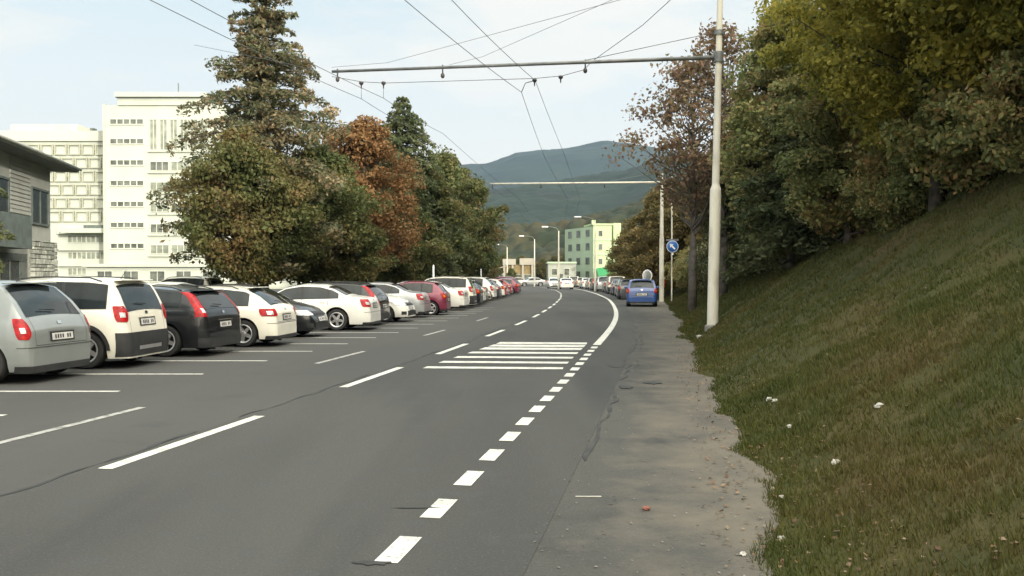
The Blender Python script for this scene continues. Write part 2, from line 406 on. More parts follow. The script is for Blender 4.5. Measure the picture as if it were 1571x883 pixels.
for (x, y, rx, ry) in ((-.83, 5.22, .10, .04), (-.70, 6.48, .15, .035), (1.95, 16.6, .12, .12), (1.75, 13.6, .10, .3), (2.25, 14.1, .13, .18)):
    n = 14; mb.add([(x + rx*math.cos(2*math.pi*i/n)*(1+.4*random.uniform(-1, 1)), y + ry*math.sin(2*math.pi*i/n)*(1+.4*random.uniform(-1, 1)), .006) for i in range(n)], [tuple(range(n))])
mb.build('tar_patch', M_crack, road)

# ------------------------------------------------------------------ cars
def paint(name, col, metal=0.0, rough=.32): return mat(name, col, rough=rough, metal=metal, coat=.8, var=.05, scale=2.2, detail=3)
M_glass = mat('car_glass', (0.018, 0.024, 0.026), rough=.05, coat=0, var=.3, scale=3, spec=.45)
M_tyre = mat('tyre_rubber', (0.022, 0.022, 0.022), rough=.85, var=.3, scale=8)
M_rim = mat('alloy_rim', (0.55, 0.55, 0.56), rough=.32, metal=.7, var=.1)
M_black = mat('black_plastic', (0.028, 0.029, 0.031), rough=.6, var=.2, scale=6)
M_under = mat('underbody', (0.012, 0.012, 0.012), rough=.95)
M_red = mat('red_lens', (0.36, 0.008, 0.012), rough=.3, coat=.15, var=.35, scale=14, spec=.3)
M_lens = mat('clear_lens', (0.62, 0.63, 0.64), rough=.1, coat=.8, metal=.2, var=.3, scale=16)
M_orange = mat('amber_lens', (0.7, 0.20, 0.02), rough=.2, coat=.5)
M_plate = mat('plate_white', (0.62, 0.62, 0.60), rough=.4)
M_mark = mat('plate_marks', (0.05, 0.05, 0.06), rough=.5)
M_chrome = mat('chrome', (0.7, 0.7, 0.7), rough=.18, metal=.9)
PT = {k: paint('paint_'+k, *v) for k, v in {
    'silver': ((0.30, 0.325, 0.32), .35, .32), 'white': ((0.82, 0.82, 0.77), 0), 'cream': ((0.82, 0.80, 0.70), 0), 'black': ((0.008, 0.009, 0.011), 0), 'dark_grey': ((0.07, 0.075, 0.085), .4),
    'blue': ((0.02, 0.075, 0.27), .0), 'red': ((0.36, 0.03, 0.035), 0), 'maroon': ((0.20, 0.025, 0.06), .2), 'light_grey': ((0.45, 0.47, 0.48), .4), 'dark_blue': ((0.02, 0.03, 0.08), .2), 'dark_green': ((0.03, 0.06, 0.045), .2), 'beige': ((0.5, 0.45, 0.36), .2)}.items()}

SPECS = {
 'mpv': dict(L=4.27, W=1.76, T=[(0,.55),(.03,.86),(.12,1.02),(.34,1.32),(.62,1.57),(1.0,1.63),(1.8,1.65),(2.4,1.58),(2.8,1.42),(3.35,1.10),(3.8,.98),(4.15,.80),(4.27,.5)], B=[(0,1.02),(1,1.0),(4.27,.92)],
      wh=(.72, 3.45), wr=.31, win=[(.78,1.32),(1.40,2.15),(2.22,3.02)], rw=(.16,.60), ws=(2.5,3.3), tum=.27, tail=[(.70,1.03,.73,.95)], plate=.72, black_low=(.17,.28)),
 'suv': dict(L=4.22, W=1.79, T=[(0,.52),(.04,.80),(.09,1.08),(.26,1.46),(.38,1.62),(.8,1.67),(1.6,1.69),(2.3,1.64),(2.55,1.56),(3.0,1.13),(3.6,1.02),(4.05,.88),(4.22,.55)], B=[(0,1.09),(1,1.08),(4.22,1.0)],
      wh=(.78, 3.36), wr=.34, win=[(.42,1.22),(1.29,2.0),(2.06,2.72)], rw=(.09,.33), ws=(2.5,2.98), tum=.17, tail=[(.86,1.15,.68,.96)], plate=.84, black_low=(.22,.66), rails=True, arches=True),
 'estate': dict(L=4.63, W=1.85, T=[(0,.52),(.03,.84),(.10,1.0),(.38,1.34),(.62,1.44),(1.2,1.49),(2.0,1.50),(2.6,1.44),(3.0,1.28),(3.5,1.02),(4.1,.90),(4.5,.72),(4.63,.48)], B=[(0,1.0),(1,1.0),(4.63,.90)],
      wh=(.92, 3.64), wr=.33, win=[(.62,1.30),(1.38,2.18),(2.25,3.10)], rw=(.11,.42), ws=(2.65,3.42), tum=.28, tail=[(.84,1.36,.70,.92)], plate=.66, black_low=(.20,.40), rails=True),
 'hatch': dict(L=4.26, W=1.72, T=[(0,.52),(.03,.82),(.10,.96),(.46,1.24),(.80,1.41),(1.3,1.46),(2.0,1.47),(2.5,1.36),(3.2,1.03),(3.9,.86),(4.15,.68),(4.26,.45)], B=[(0,.97),(1,.97),(4.26,.88)],
      wh=(.80, 3.40), wr=.32, win=[(.70,1.22),(1.29,1.98),(2.05,2.92)], rw=(.18,.76), ws=(2.35,3.14), tum=.30, tail=[(.74,.92,.64,1.10)], plate=.70, black_low=(.18,.27), rails=True),
 'small': dict(L=3.95, W=1.68, T=[(0,.52),(.03,.84),(.09,.97),(.34,1.28),(.52,1.41),(1.0,1.48),(1.7,1.48),(2.2,1.36),(2.9,1.02),(3.55,.86),(3.85,.68),(3.95,.45)], B=[(0,.98),(1,.96),(3.95,.88)],
      wh=(.66, 3.14), wr=.30, win=[(.62,1.05),(1.12,1.8),(1.87,2.66)], rw=(.13,.46), ws=(2.12,2.84), tum=.30, tail=[(.72,.98,.66,.92)], plate=.66, black_low=(.18,.27)),
 'sedan': dict(L=4.60, W=1.79, T=[(0,.50),(.04,.86),(.12,1.02),(.40,1.06),(.72,1.10),(1.2,1.34),(1.6,1.44),(2.2,1.46),(2.7,1.38),(3.4,1.03),(4.1,.90),(4.48,.72),(4.60,.45)], B=[(0,1.02),(.6,1.02),(1,.99),(4.6,.90)],
      wh=(1.05, 3.68), wr=.335, win=[(1.02,1.30),(1.36,2.12),(2.19,3.08)], rw=(.78,1.38), ws=(2.62,3.34), tum=.31, tail=[(.74,.98,.62,1.02)], plate=.76, black_low=(.18,.26)),
 'van': dict(L=4.9, W=1.9, T=[(0,.5),(.04,1.2),(.12,1.88),(.3,2.05),(1.5,2.12),(3.2,2.10),(3.6,1.95),(4.1,1.35),(4.6,1.05),(4.8,.8),(4.9,.5)], B=[(0,1.15),(4.9,1.05)],
      wh=(.95, 3.85), wr=.33, win=[(3.0,4.0)], rw=(.055,.12), ws=(3.55,4.12), tum=.10, tail=[(.75,1.1,.76,.96)], plate=.7, black_low=(.2,.4)),
}
class Shape:
    def __init__(s, sp):
        s.sp = sp; s.L = sp['L']; s.W0 = sp['W']/2
        xs = np.arange(-.3, s.L+.3, .01); t = np.interp(xs, *zip(*sp['T'])); k = np.exp(-.5*(np.arange(-6, 7)/3.0)**2); k /= k.sum()
        ts = np.convolve(np.pad(t, 6, mode='edge'), k, mode='valid')
        w = np.clip(np.minimum(xs, s.L-xs)/.25, 0, 1); s.tx = xs; s.tt = t*(1-w)+ts*w
        s.bx, s.bz = zip(*sp['B'])
    def T(s, x): return float(np.interp(x, s.tx, s.tt))
    def W(s, x):
        a = float(np.interp(x, [0, .03, .08, .16, .35, .9], [.80, .88, .93, .965, .99, 1]))
        b = float(np.interp(s.L-x, [0, .04, .12, .3, .7, 1.3], [.68, .80, .88, .94, .985, 1]))
        return s.W0*min(a, b)
    def crown(s, x): return float(np.interp(x, [0, .3, 1, s.L-1.3, s.L-.8, s.L], [.035, .05, .06, .06, .05, .06]))
    def sec(s, x):
        T = s.T(x); Te = T - s.crown(x); zb = min(float(np.interp(x, s.bx, s.bz)), Te-.012)
        W = s.W(x); yb = W*.935; ye = yb - s.sp['tum']*(Te-zb) - .012
        return T, Te, zb, W, yb, ye
    def y(s, x, z):
        T, Te, zb, W, yb, ye = s.sec(x)
        if z > T: return 0.0
        if z > Te: return ye*math.sqrt(max(0, (T-z)/(T-Te)))
        if z > zb:
            u = (z-zb)/(Te-zb); return yb + (ye-yb)*(u*.8+.2*u*u)
        zr = (z-.19)/(zb-.19)
        return W*float(np.interp(zr, [-.1, 0, .12, .4, .72, .90, 1], [.9, .93, .97, 1, .992, .968, .935]))
    def arch(s, x):
        z = .19; R_ = s.sp['wr'] + .065
        for c in s.sp['wh']:
            d = abs(x-c)
            if d < R_: z = max(z, s.sp['wr'] + math.sqrt(R_*R_-d*d))
        return z
    def contour(s, z, front=False, off_=.008, reach=1.3):
        key = (round(z, 3), front, off_)
        if not hasattr(s, 'cc'): s.cc = {}
        if key in s.cc: return s.cc[key]
        pts = []
        for q in list(np.arange(0, .12, .002)) + list(np.arange(.12, reach, .02)):
            x = s.L-q if front else q
            yy = s.y(x, z)
            if yy > 0:
                if not pts: pts.append((x, 0.0))
                pts.append((x, yy))
        p = np.array(pts); seg = np.hypot(*(p[1:]-p[:-1]).T); keep = np.r_[True, seg > 1e-6]; p = p[keep]
        seg = np.hypot(*(p[1:]-p[:-1]).T); a = np.r_[0, np.cumsum(seg)]
        t = np.gradient(p, axis=0); t /= np.maximum(1e-9, np.hypot(t[:, 0], t[:, 1])[:, None])
        nrm = np.stack([-t[:, 1], t[:, 0]], 1)
        if front: nrm = np.stack([t[:, 1], -t[:, 0]], 1)
        # outward: at the centre the normal points along -x (rear) or +x (front)
        sgn = -1 if not front else 1
        if nrm[0, 0]*sgn < 0: nrm = -nrm
        p = p + nrm*off_
        s.cc[key] = (a, p); return s.cc[key]
    def wrap(s, mb, z0, z1, s0, s1, front=False, off_=.008, nz=5, ns=10, sides=(-1, 1), shift=None):
        """patch laid on the rear or front of the body between two heights, from arc s0 to s1 measured from the middle"""
        for sd in sides:
            P = []
            for i in range(nz+1):
                z = z0+(z1-z0)*i/nz; a, p = s.contour(z, front, off_)
                e = shift(i/nz) if shift else (0, 0)
                row = []
                for j in range(ns+1):
                    q = s0+e[0]+(s1+e[1]-s0-e[0])*j/ns; yy = float(np.interp(abs(q), a, p[:, 1])); yy = math.copysign(yy, q)*sd
                    row.append((float(np.interp(abs(q), a, p[:, 0])), yy, z))
                P.append(row)
            if sd < 0: P = P[::-1]
            if front: P = P[::-1]
            mb.grid(P)
    def side(s, mb, x0, x1, f0, f1, off_=.006, n=10, m=3, sides=(-1, 1)):
        for sd in sides:
            P = []
            for i in range(n+1):
                x = x0+(x1-x0)*i/n; a, b = f0(x), f1(x); b = max(a+.002, b)
                P.append([(x, (s.y(x, a+(b-a)*j/m)+off_)*sd, a+(b-a)*j/m) for j in range(m+1)])
            if sd > 0: P = P[::-1]
            mb.grid(P)
    def top(s, mb, x0, x1, f, off_=.006, n=10, m=8):
        P = []
        for i in range(n+1):
            x = x0+(x1-x0)*i/n; T, Te, zb, W, yb, ye = s.sec(x); dT = (s.T(x+.02)-s.T(x-.02))/.04; l = math.hypot(1, dT)
            P.append([(x-dT/l*off_, ye*f*k, T-(T-Te)*(f*k)**2+off_/l) for k in np.linspace(-1, 1, m+1)])
        mb.grid(P[::-1])
    def body(s):
        xs = set(np.round(np.linspace(0, s.L, 64), 3)) | {.01, .02, .03, .045, .06, .09, .12, .15}
        for c in s.sp['wh']:
            R_ = s.sp['wr']+.065
            for t in np.linspace(-1, 1, 15): xs.add(round(c+R_*math.sin(t*math.pi/2), 3))
            xs.add(c-R_-.001); xs.add(c+R_+.001)
        xs = sorted(xs); P = []
        for x in xs:
            T, Te, zb, W, yb, ye = s.sec(x); zl = min(s.arch(x), zb-.05); row = []
            for t in (0, .1, .22, .38, .55, .72, .86, .94, 1): z = zl+(zb-zl)*t; row.append((x, s.y(x, z), z))
            for t in (.15, .4, .65, .85, 1): z = zb+(Te-zb)*t; row.append((x, s.y(x, z), z))
            for f in (.97, .88, .7, .45, .2, 0): row.append((x, ye*f, T-(T-Te)*f*f))
            P.append(row)
        mb = MB(); mb.grid([r_[::-1] for r_ in P]); mb.grid([[(x, -y, z) for x, y, z in r_] for r_ in P])
        for row, fl in ((P[0], 1), (P[-1], 0)):
            for j in range(len(row)-1):
                a, b = row[j], row[j+1]; q = [a, b, (b[0], -b[1], b[2]), (a[0], -a[1], a[2])]
                mb.add(q[::-1] if fl else q, [(0, 1, 2, 3)], smooth=False)
        return mb

CAR_LIB = {}
def make_car(kind, paint_m, front_details=True):
    sp = SPECS[kind]; S = Shape(sp); L_, W0 = S.L, S.W0
    root = empty('car')
    S.body().build('body', paint_m, root, sharp=40)
    ub = MB(); ub.box(.12, L_-.12, -W0+.27, W0-.27, .17, .6); ub.build('underbody', M_under, root)
    for c in sp['wh']:
        for sd in (-1, 1):
            wa = MB(); n = 12; R_ = sp['wr']+.06; P = []
            for i in range(n+1):
                t = math.pi*i/n; P.append([(c+R_*math.cos(t), sd*yy, sp['wr']+R_*math.sin(t)) for yy in (W0-.30, W0-.035)])
            wa.grid(P); wa.build('wheel_well', M_under, root)
    # glass
    bz = lambda x: float(np.interp(x, *zip(*sp['B'])))
    for x0, x1 in sp['win']:
        for sd in (-1, 1):
            m = MB(); S.side(m, x0, x1, lambda x: bz(x)+.025, lambda x: S.sec(x)[1]-.045, off_=.005, sides=(sd,)); m.build('side_window', M_glass, root)
    m = MB(); S.top(m, *sp['rw'], .86); m.build('rear_window', M_glass, root)
    if kind not in ('sedan', 'van'):
        m = MB(); m.cur = 0; x = sp['rw'][1]; T, Te, zb, W, yb, ye = S.sec(x+.06); m.box(x-.10, x+.10, -ye*.8, ye*.8, T-.005, T+.018, bev=.008); m.build('spoiler', paint_m, root)
    m = MB(); S.top(m, *sp['ws'], .90); m.build('windscreen', M_glass, root)
    # black surround of the side glass
    a, b = sp['win'][0][0], sp['win'][-1][1]
    for sd in (-1, 1):
        m = MB(); S.side(m, a-.02, b+.02, lambda x: bz(x)+.006, lambda x: S.sec(x)[1]-.030, off_=.0025, n=30, sides=(sd,)); m.build('window_trim', M_black, root)
    # lights
    for (z0, z1, s0, s1) in sp['tail']:
        for sd in (-1, 1):
            m = MB(); sh = (lambda u: (.05*abs(2*u-1)**3-.01, -.04*abs(2*u-1)**3)) if kind != 'estate' else (lambda u: (.06-.10*u, .10-.16*u))
            S.wrap(m, z0, z1, s0, s1, off_=.012, sides=(sd,), shift=sh, nz=9); tl = m.build('tail_light', M_red, root)
            m = MB(); zc = z0+(z1-z0)*(.42 if kind != 'estate' else .25); S.wrap(m, zc-.04, zc+.05, s0+(s1-s0)*.3, s0+(s1-s0)*.62, off_=.018, sides=(sd,)); m.build('reversing_lamp', M_lens if kind != 'small' else M_orange, tl)
    for sd in (-1, 1):
        m = MB(); S.wrap(m, .62, .76, .50, 1.02, front=True, off_=.012, sides=(sd,), shift=lambda u: (.02*u, .12*u)); m.build('headlight', M_lens, root)
    m = MB(); S.wrap(m, .60, .72, 0, .44, front=True, off_=.010); m.build('grille', M_black, root)
    m = MB(); S.wrap(m, .24, .42, 0, .58, front=True, off_=.010); m.build('air_intake', M_black, root)
    for sd in (-1, 1):
        m = MB(); S.wrap(m, .28, .40, .66, .86, front=True, off_=.012, sides=(sd,)); m.build('fog_lamp', M_black, root)
    # bumper, lower trim
    z0, z1 = sp['black_low']; m = MB(); S.wrap(m, z0, z1, 0, .98, off_=.014)
    m.build('rear_bumper_trim', M_black, root)
    if z1 < .5:
        m = MB(); S.wrap(m, .565, .575, 0, .95, off_=.010, nz=1); m.build('bumper_seam', M_black, root)
    for sd in (-1, 1):
        m = MB(); S.side(m, sp['wh'][0]+sp['wr']+.08, sp['wh'][1]-sp['wr']-.08, lambda x: .19, lambda x: .26 if not sp.get('arches') else .36, off_=.010, sides=(sd,)); m.build('sill_trim', M_black, root)
    if sp.get('arches'):
        for c in sp['wh']:
            R0 = sp['wr']+.065
            for sd in (-1, 1):
                m = MB(); P = []
                for i in range(17):
                    t = math.pi*i/16; row = []
                    for r_ in (R0, R0+.035, R0+.075):
                        x = c+r_*math.cos(t); z = sp['wr']+r_*math.sin(t); row.append((x, (S.y(min(max(x, 0), L_), z)+.016)*sd, z))
                    P.append(row)
                if sd < 0: P = P[::-1]
                m.grid(P); m.build('arch_trim', M_black, root)
        m = MB(); S.wrap(m, .33, .40, 0, .42, off_=.022); m.build('skid_plate', M_rim, root)
    # tailgate lines and plate
    if kind != 'sedan':
        m = MB()
        for q in (.60,): S.wrap(m, .60, bz(0)+.02, q+.03, q+.036, off_=.004, ns=1, nz=6)
        S.wrap(m, .596, .604, 0, .63, off_=.004, nz=1); m.build('tailgate_seam', M_black, root)
    zp = sp['plate']
    m = MB(); S.wrap(m, zp+.09, zp+.115, 0, .33, off_=.020, nz=1); m.build('tailgate_strip', M_chrome if kind in ('estate', 'sedan') else paint_m, root)
    def plate(z, front):
        m = MB(); S.wrap(m, z-.075, z+.075, 0, .30, front=front, off_=.010, nz=1); m.build('plate_holder', M_black, root)
        m = MB(); S.wrap(m, z-.055, z+.055, 0, .26, front=front, off_=.016, nz=1); pl = m.build('licence_plate', M_plate, root)
        m = MB(); rr = random.Random(len(CAR_LIB)*7+int(front))
        for i in range(7):
            if i == 2: continue
            q = -.20+.06*i
            for sd in (1,): S.wrap(m, z-.032, z+.032, q, q+.03+.008*rr.random(), front=front, off_=.019, nz=1, ns=1, sides=(sd,))
        m.build('plate_characters', M_mark, pl)
    plate(zp, False)
    plate(.50, True)
    m = MB(); S.wrap(m, bz(0)-.10, bz(0)-.05, 0, .045, off_=.014, nz=1); m.build('badge', M_chrome if kind != 'suv' else M_black, root)
    if kind not in ('sedan', 'van'):
        x = sp['rw'][0]; m = MB(); a = S.T(x+.03)
        m.tube([(x+.0, 0, a+.03), (x+.02, .34, a+.055)], .010, n=5); m.build('rear_wiper', M_black, root)
    # door lines, handles, mirrors
    wins = sp['win']
    xs = [(wins[i][1]+wins[i+1][0])/2 for i in range(len(wins)-1)] + [wins[-1][1]+.05]
    if len(xs) > 2: xs = xs[-2:]+([xs[0]] if kind in ('sedan',) else [xs[0]])
    for sd in (-1, 1):
      m = MB()
      for x in xs: S.side(m, x-.006, x+.006, lambda q: .36 if abs(x-sp['wh'][0]) > .5 else .8, lambda q: bz(q), off_=.003, n=1, m=6, sides=(sd,))
      S.side(m, xs[0] if len(xs) < 3 else sp['wh'][0]+.45, wins[-1][1]+.05, lambda q: .335, lambda q: .343, off_=.003, n=6, m=1, sides=(sd,))
      m.build('door_seam', M_black, root)
    for i in range(max(1, len(wins)-1)):
        w = wins[-1-i]
        for sd in (-1, 1):
            x = w[0]+.14; z = bz(x)-.10; y = S.y(x, z); m = MB(); m.box(x-.09, x+.09, y-.005, y+.028, z-.013, z+.013, bev=.01)
            if sd < 0: m.v = [(a, -b, c) for a, b, c in m.v]; m.f = [f[::-1] for f in m.f]
            m.build('door_handle', paint_m, root)
    for sd in (-1, 1):
        x = wins[-1][1]-.06; z = bz(x)+.06; y = S.y(x, z); m = MB(); m.box(x-.06, x+.07, y+.03, y+.20, z-.05, z+.08, bev=.03); m.tube([(x, y-.02, z-.03), (x, y+.07, z-.02)], .022, n=6)
        if sd < 0: m.v = [(a, -b, c) for a, b, c in m.v]; m.f = [f[::-1] for f in m.f]
        m.build('wing_mirror', paint_m, root)
    if sp.get('rails'):
        for sd in (-1, 1):
            m = MB(); pts = []
            for x in np.linspace(sp['rw'][1]+.22, sp['ws'][0]-.12, 9):
                T, Te, zb, W, yb, ye = S.sec(x); e = 1 if .01 < (x-sp['rw'][1]-.22) < (sp['ws'][0]-.12-sp['rw'][1]-.22-.01) else 0
                pts.append((x, sd*(ye-.03), Te+.012+.045*e))
            m.tube(pts, .014, n=6); m.build('roof_rail', M_black, root)
    x = sp['rw'][1]+.25; m = MB(); m.tube([(x, 0, S.T(x)-.01), (x-.12, 0, S.T(x)+.17)], [.008, .003], n=5); m.build('aerial', M_black, root)
    m = MB(); m.tube([(.10, W0-.45, .17), (.01, W0-.45, .16)], .025, n=8); m.build('exhaust', M_black, root)
    # wheels
    r = sp['wr']
    ty = MB(); ty.lathe([(r*.66, -.09), (r*.80, -.105), (r*.95, -.10), (r, -.07), (r, .07), (r*.95, .10), (r*.80, .105), (r*.66, .09)], axis='Y', n=28)
    rm = MB(); rm.lathe([(r*.66, .085), (r*.70, .098), (r*.67, .102), (r*.60, .09), (r*.59, .02)], axis='Y', n=28)
    for k in range(5):
        t = 2*math.pi*k/5+.3; Mx = Matrix.Rotation(-t, 4, 'Y')
        rm.add([tuple(Mx @ Vector(p)) for p in [(-.045, .086, .03), (.045, .086, .03), (.03, .078, r*.64), (-.03, .078, r*.64), (-.045, .03, .03), (.045, .03, .03), (.03, .03, r*.64), (-.03, .03, r*.64)]],
               [(0, 1, 2, 3)[::-1], (0, 4, 5, 1), (1, 5, 6, 2), (3, 2, 6, 7), (0, 3, 7, 4)])
    rm.lathe([(.0, .10), (.05, .098), (.065, .08), (.065, .03)], axis='Y', n=14)
    bk = MB(); bk.lathe([(0.001, .018), (r*.62, .02)], axis='Y', n=20)
    first = None
    for c in sp['wh']:
        for sd in (-1, 1):
            if first is None:
                w = ty.build('wheel', M_tyre, root, sharp=50); a = rm.build('rim', M_rim, w, sharp=40); b = bk.build('brake_disc', M_under, w); first = w
            else:
                w = copy_tree(first, root)
            w.location = (c, sd*(W0-.125), r); w.rotation_euler = (0, c, 0 if sd > 0 else math.pi)
    CAR_LIB[kind] = root
    return root

KINDCAT = {'mpv': 'car', 'suv': 'car', 'estate': 'car', 'hatch': 'car', 'small': 'car', 'sedan': 'car', 'van': 'van'}
KNAME = {'mpv': 'minivan', 'suv': 'off_roader', 'estate': 'estate_car', 'hatch': 'estate_car', 'small': 'hatchback', 'sedan': 'saloon_car', 'van': 'van'}
BASEP = {'mpv': 'silver', 'suv': 'cream', 'estate': 'black', 'hatch': 'cream', 'small': 'blue', 'sedan': 'white', 'van': 'white'}
USED = {}
def car(kind, colour, x, y, heading, label, group=None, flip=False, z=0.0, scale=1.0):
    """x, y: middle of the rear bumper (or of the nose when flip) on the ground; heading: direction from there along the car, degrees from +x"""
    if kind not in CAR_LIB: make_car(kind, PT[BASEP[kind]]); USED[kind] = False
    src = CAR_LIB[kind]
    if not USED[kind] and colour == BASEP[kind]: c = src; USED[kind] = True
    else:
        c = copy_tree(src, None, {PT[BASEP[kind]].name: PT[colour]})
    c.name = KNAME[kind]
    for ch in c.children_recursive: pass
    h = R(heading)
    if flip:
        L_ = SPECS[kind]['L']; c.location = (x+L_*math.cos(h), y+L_*math.sin(h), z); c.rotation_euler = (0, 0, h+math.pi)
    else:
        c.location = (x, y, z); c.rotation_euler = (0, 0, h)
    c.scale = (scale,)*3
    tag(c, label, KINDCAT[kind], group)
    return c

G_L = 'cars parked nose-in along the left side'
car('mpv', 'silver', -7.40, 14.6, 180-9, 'silver grey minivan nearest the camera with large rounded rear window', G_L)
car('suv', 'cream', -6.93, 16.95, 180-5, 'cream white boxy off-roader with black roof rails beside the silver minivan', G_L)
car('estate', 'black', -6.25, 19.35, 180-8, 'black estate car with tall red tail lights between two white cars', G_L)
car('hatch', 'cream', -5.55, 21.9, 180-5, 'cream white compact estate with slanting rear window and five-spoke wheels', G_L)
car('small', 'black', -5.35, 25.0, 180-6, 'black hatchback backed in with its nose and white plate facing the road', G_L, flip=True)
car('sedan', 'white', -4.35, 28.35, 180-4, 'clean white saloon with grey wheels beyond the backed-in black hatchback', G_L)
car('estate', 'black', -4.45, 31.0, 180-6, 'black car half hidden behind the tail of the white saloon', G_L)
car('small', 'white', -3.75, 33.2, 180-8, 'white hatchback backed in with its dark air intake facing the road', G_L, flip=True)
seq = [('sedan', 'light_grey', 'light grey saloon just beyond the backed-in white hatchback'), ('small', 'maroon', 'dark red hatchback squeezed between two light grey cars halfway down the row'),
 ('hatch', 'light_grey', 'pale grey estate with light roof beyond the first dark red hatchback'), ('sedan', 'white', 'second white saloon in the row, beyond a pale grey estate'),
 ('suv', 'cream', 'cream off-roader halfway down the row, taller than the cars beside it'), ('small', 'black', 'black hatchback between the far cream off-roader and a white estate'),
 ('hatch', 'white', 'white estate between two black cars halfway down the row'), ('sedan', 'black', 'black saloon beyond the white estate halfway down the row'),
 ('small', 'beige', 'beige hatchback beyond the black saloon halfway down the row'), ('mpv', 'white', 'white minivan in the far half of the row, with a rounded tail'),
 ('hatch', 'dark_grey', 'dark grey estate beyond the white minivan'), ('small', 'white', 'small white hatchback between a dark grey and a red car'),
 ('sedan', 'red', 'red saloon between two white cars far down the row'), ('small', 'light_grey', 'light grey hatchback between two red cars far down the row'),
 ('hatch', 'red', 'red estate between a light grey hatchback and a white saloon'), ('sedan', 'white', 'last white saloon of the left row, just before the maroon cars'),
 ('small', 'maroon', 'nearer maroon hatchback close to the far end of the left row'), ('hatch', 'maroon', 'maroon estate between a maroon hatchback and a dark blue car'),
 ('small', 'dark_blue', 'dark blue hatchback second from the far end of the row'), ('mpv', 'maroon', 'maroon minivan at the far end of the left row, where the road bends')]
y = 36.0
for i, (k, c, l) in enumerate(seq):
    o = -4.15+random.uniform(-.25, .25); x, yy, _ = pt(y, o)
    car(k, c, x, yy, 180-7-random.uniform(-2, 3)-math.degrees(-.17+Ca(y))*0.6, l, G_L, flip=(i in (8, 13)))
    y += 2.55+random.uniform(-.1, .3)+.035*i
# second row behind, seen under the trees
G_B = 'cars parked behind the first row'
car('sedan', 'white', -12.2, 36.5, 180-10, 'white saloon under the trees behind the parked row', G_B)
car('suv', 'cream', -14.0, 42.5, 180-10, 'cream off-roader under the trees behind the parked row', G_B)
# right side
G_R = 'cars parked along the right kerb'
car('small', 'blue', 7.15, 48.8, 90-8, 'blue hatchback parked alone on the right shoulder seen from behind', G_R, scale=1.04)
rr = [(64, 'small', 'dark_grey', 'dark grey hatchback parked directly ahead of the blue one'), (70.5, 'hatch', 'light_grey', 'light grey estate second ahead of the blue hatchback'), (76.5, 'sedan', 'dark_blue', 'dark blue saloon parked on the right beyond a light grey estate'),
      (83, 'suv', 'cream', 'cream off-roader parked on the right beyond a dark blue saloon'), (89.5, 'small', 'black', 'black hatchback in the right-hand row beyond the cream off-roader'), (96, 'mpv', 'light_grey', 'light grey minivan in the right-hand row near the bend'),
      (103, 'estate', 'dark_grey', 'dark grey estate in the right-hand row near the bend'), (110, 'hatch', 'beige', 'beige estate in the right-hand row before the far white car'), (118, 'sedan', 'white', 'white saloon at the far end of the right-hand row')]
for (y, k, c, l) in rr:
    x, yy, _ = pt(y, 5.2+random.uniform(-.15, .15)); car(k, c, x, yy, 90-math.degrees(Ca(y)), l, G_R)
G_T = 'traffic on the road'
x, y, _ = pt(118, 1.0); car('small', 'white', x-.2, y, 90-math.degrees(Ca(118)), 'white hatchback driving in the distance, left one of two abreast', G_T, flip=True)
x, y, _ = pt(113, 2.0); car('sedan', 'white', x, y, 90-math.degrees(Ca(113)), 'white saloon driving in the distance, right one of two abreast', G_T)
G_F = 'cars by the far shops'
for (px, D, k, c, h, l) in ((828, 150, 'small', 'white', 200, 'white hatchback by the far bend in front of a lamp post'), (838, 146, 'sedan', 'light_grey', 185, 'light grey saloon by the far bend near the traffic'), (812, 158, 'sedan', 'beige', 180, 'beige saloon crossing before the far shops'), (797, 165, 'small', 'dark_grey', 190, 'dark grey hatchback before the far shops'), (881, 140, 'suv', 'cream', 95, 'cream off-roader before the pale green apartment house'), (893, 133, 'small', 'beige', 95, 'beige hatchback before the pale green apartment house')):
    car(k, c, gx(px, D), D, h, l, G_F)
for k, r_ in CAR_LIB.items():       # a prototype that never got a place of its own is dropped
    if not USED[k]:
        for ch in r_.children_recursive: bpy.data.objects.remove(ch)
        bpy.data.objects.remove(r_)

# ------------------------------------------------------------------ buildings
def wbox(name, m, x0, x1, y0, y1, z0, z1, parent, bev=0): b = MB(); b.box(x0, x1, y0, y1, z0, z1, bev=bev); return b.build(name, m, parent)
M_hotel = mat('hotel_render', (0.42, 0.445, 0.39), rough=.85, var=.05, scale=.25, bump=.1)
M_hotel2 = mat('hotel_panel', (0.40, 0.43, 0.36), rough=.85, var=.06, scale=.3)
M_hotel_t = mat('hotel_penthouse', (0.52, 0.46, 0.37), rough=.9, var=.1, scale=.3)
M_lattice = mat('hotel_lattice', (0.33, 0.34, 0.27), rough=.9, var=.12, scale=.5)
M_win = mat('window_glass_far', (0.10, 0.11, 0.095), rough=.15, var=.5, scale=.7, spec=.6)
M_winl = mat('window_blind', (0.21, 0.23, 0.185), rough=.3, var=.35, scale=.8)
M_frame = mat('window_frame', (0.46, 0.48, 0.42), rough=.6, var=.08)
M_roofdark = mat('roof_edge', (0.10, 0.12, 0.11), rough=.8, var=.2)

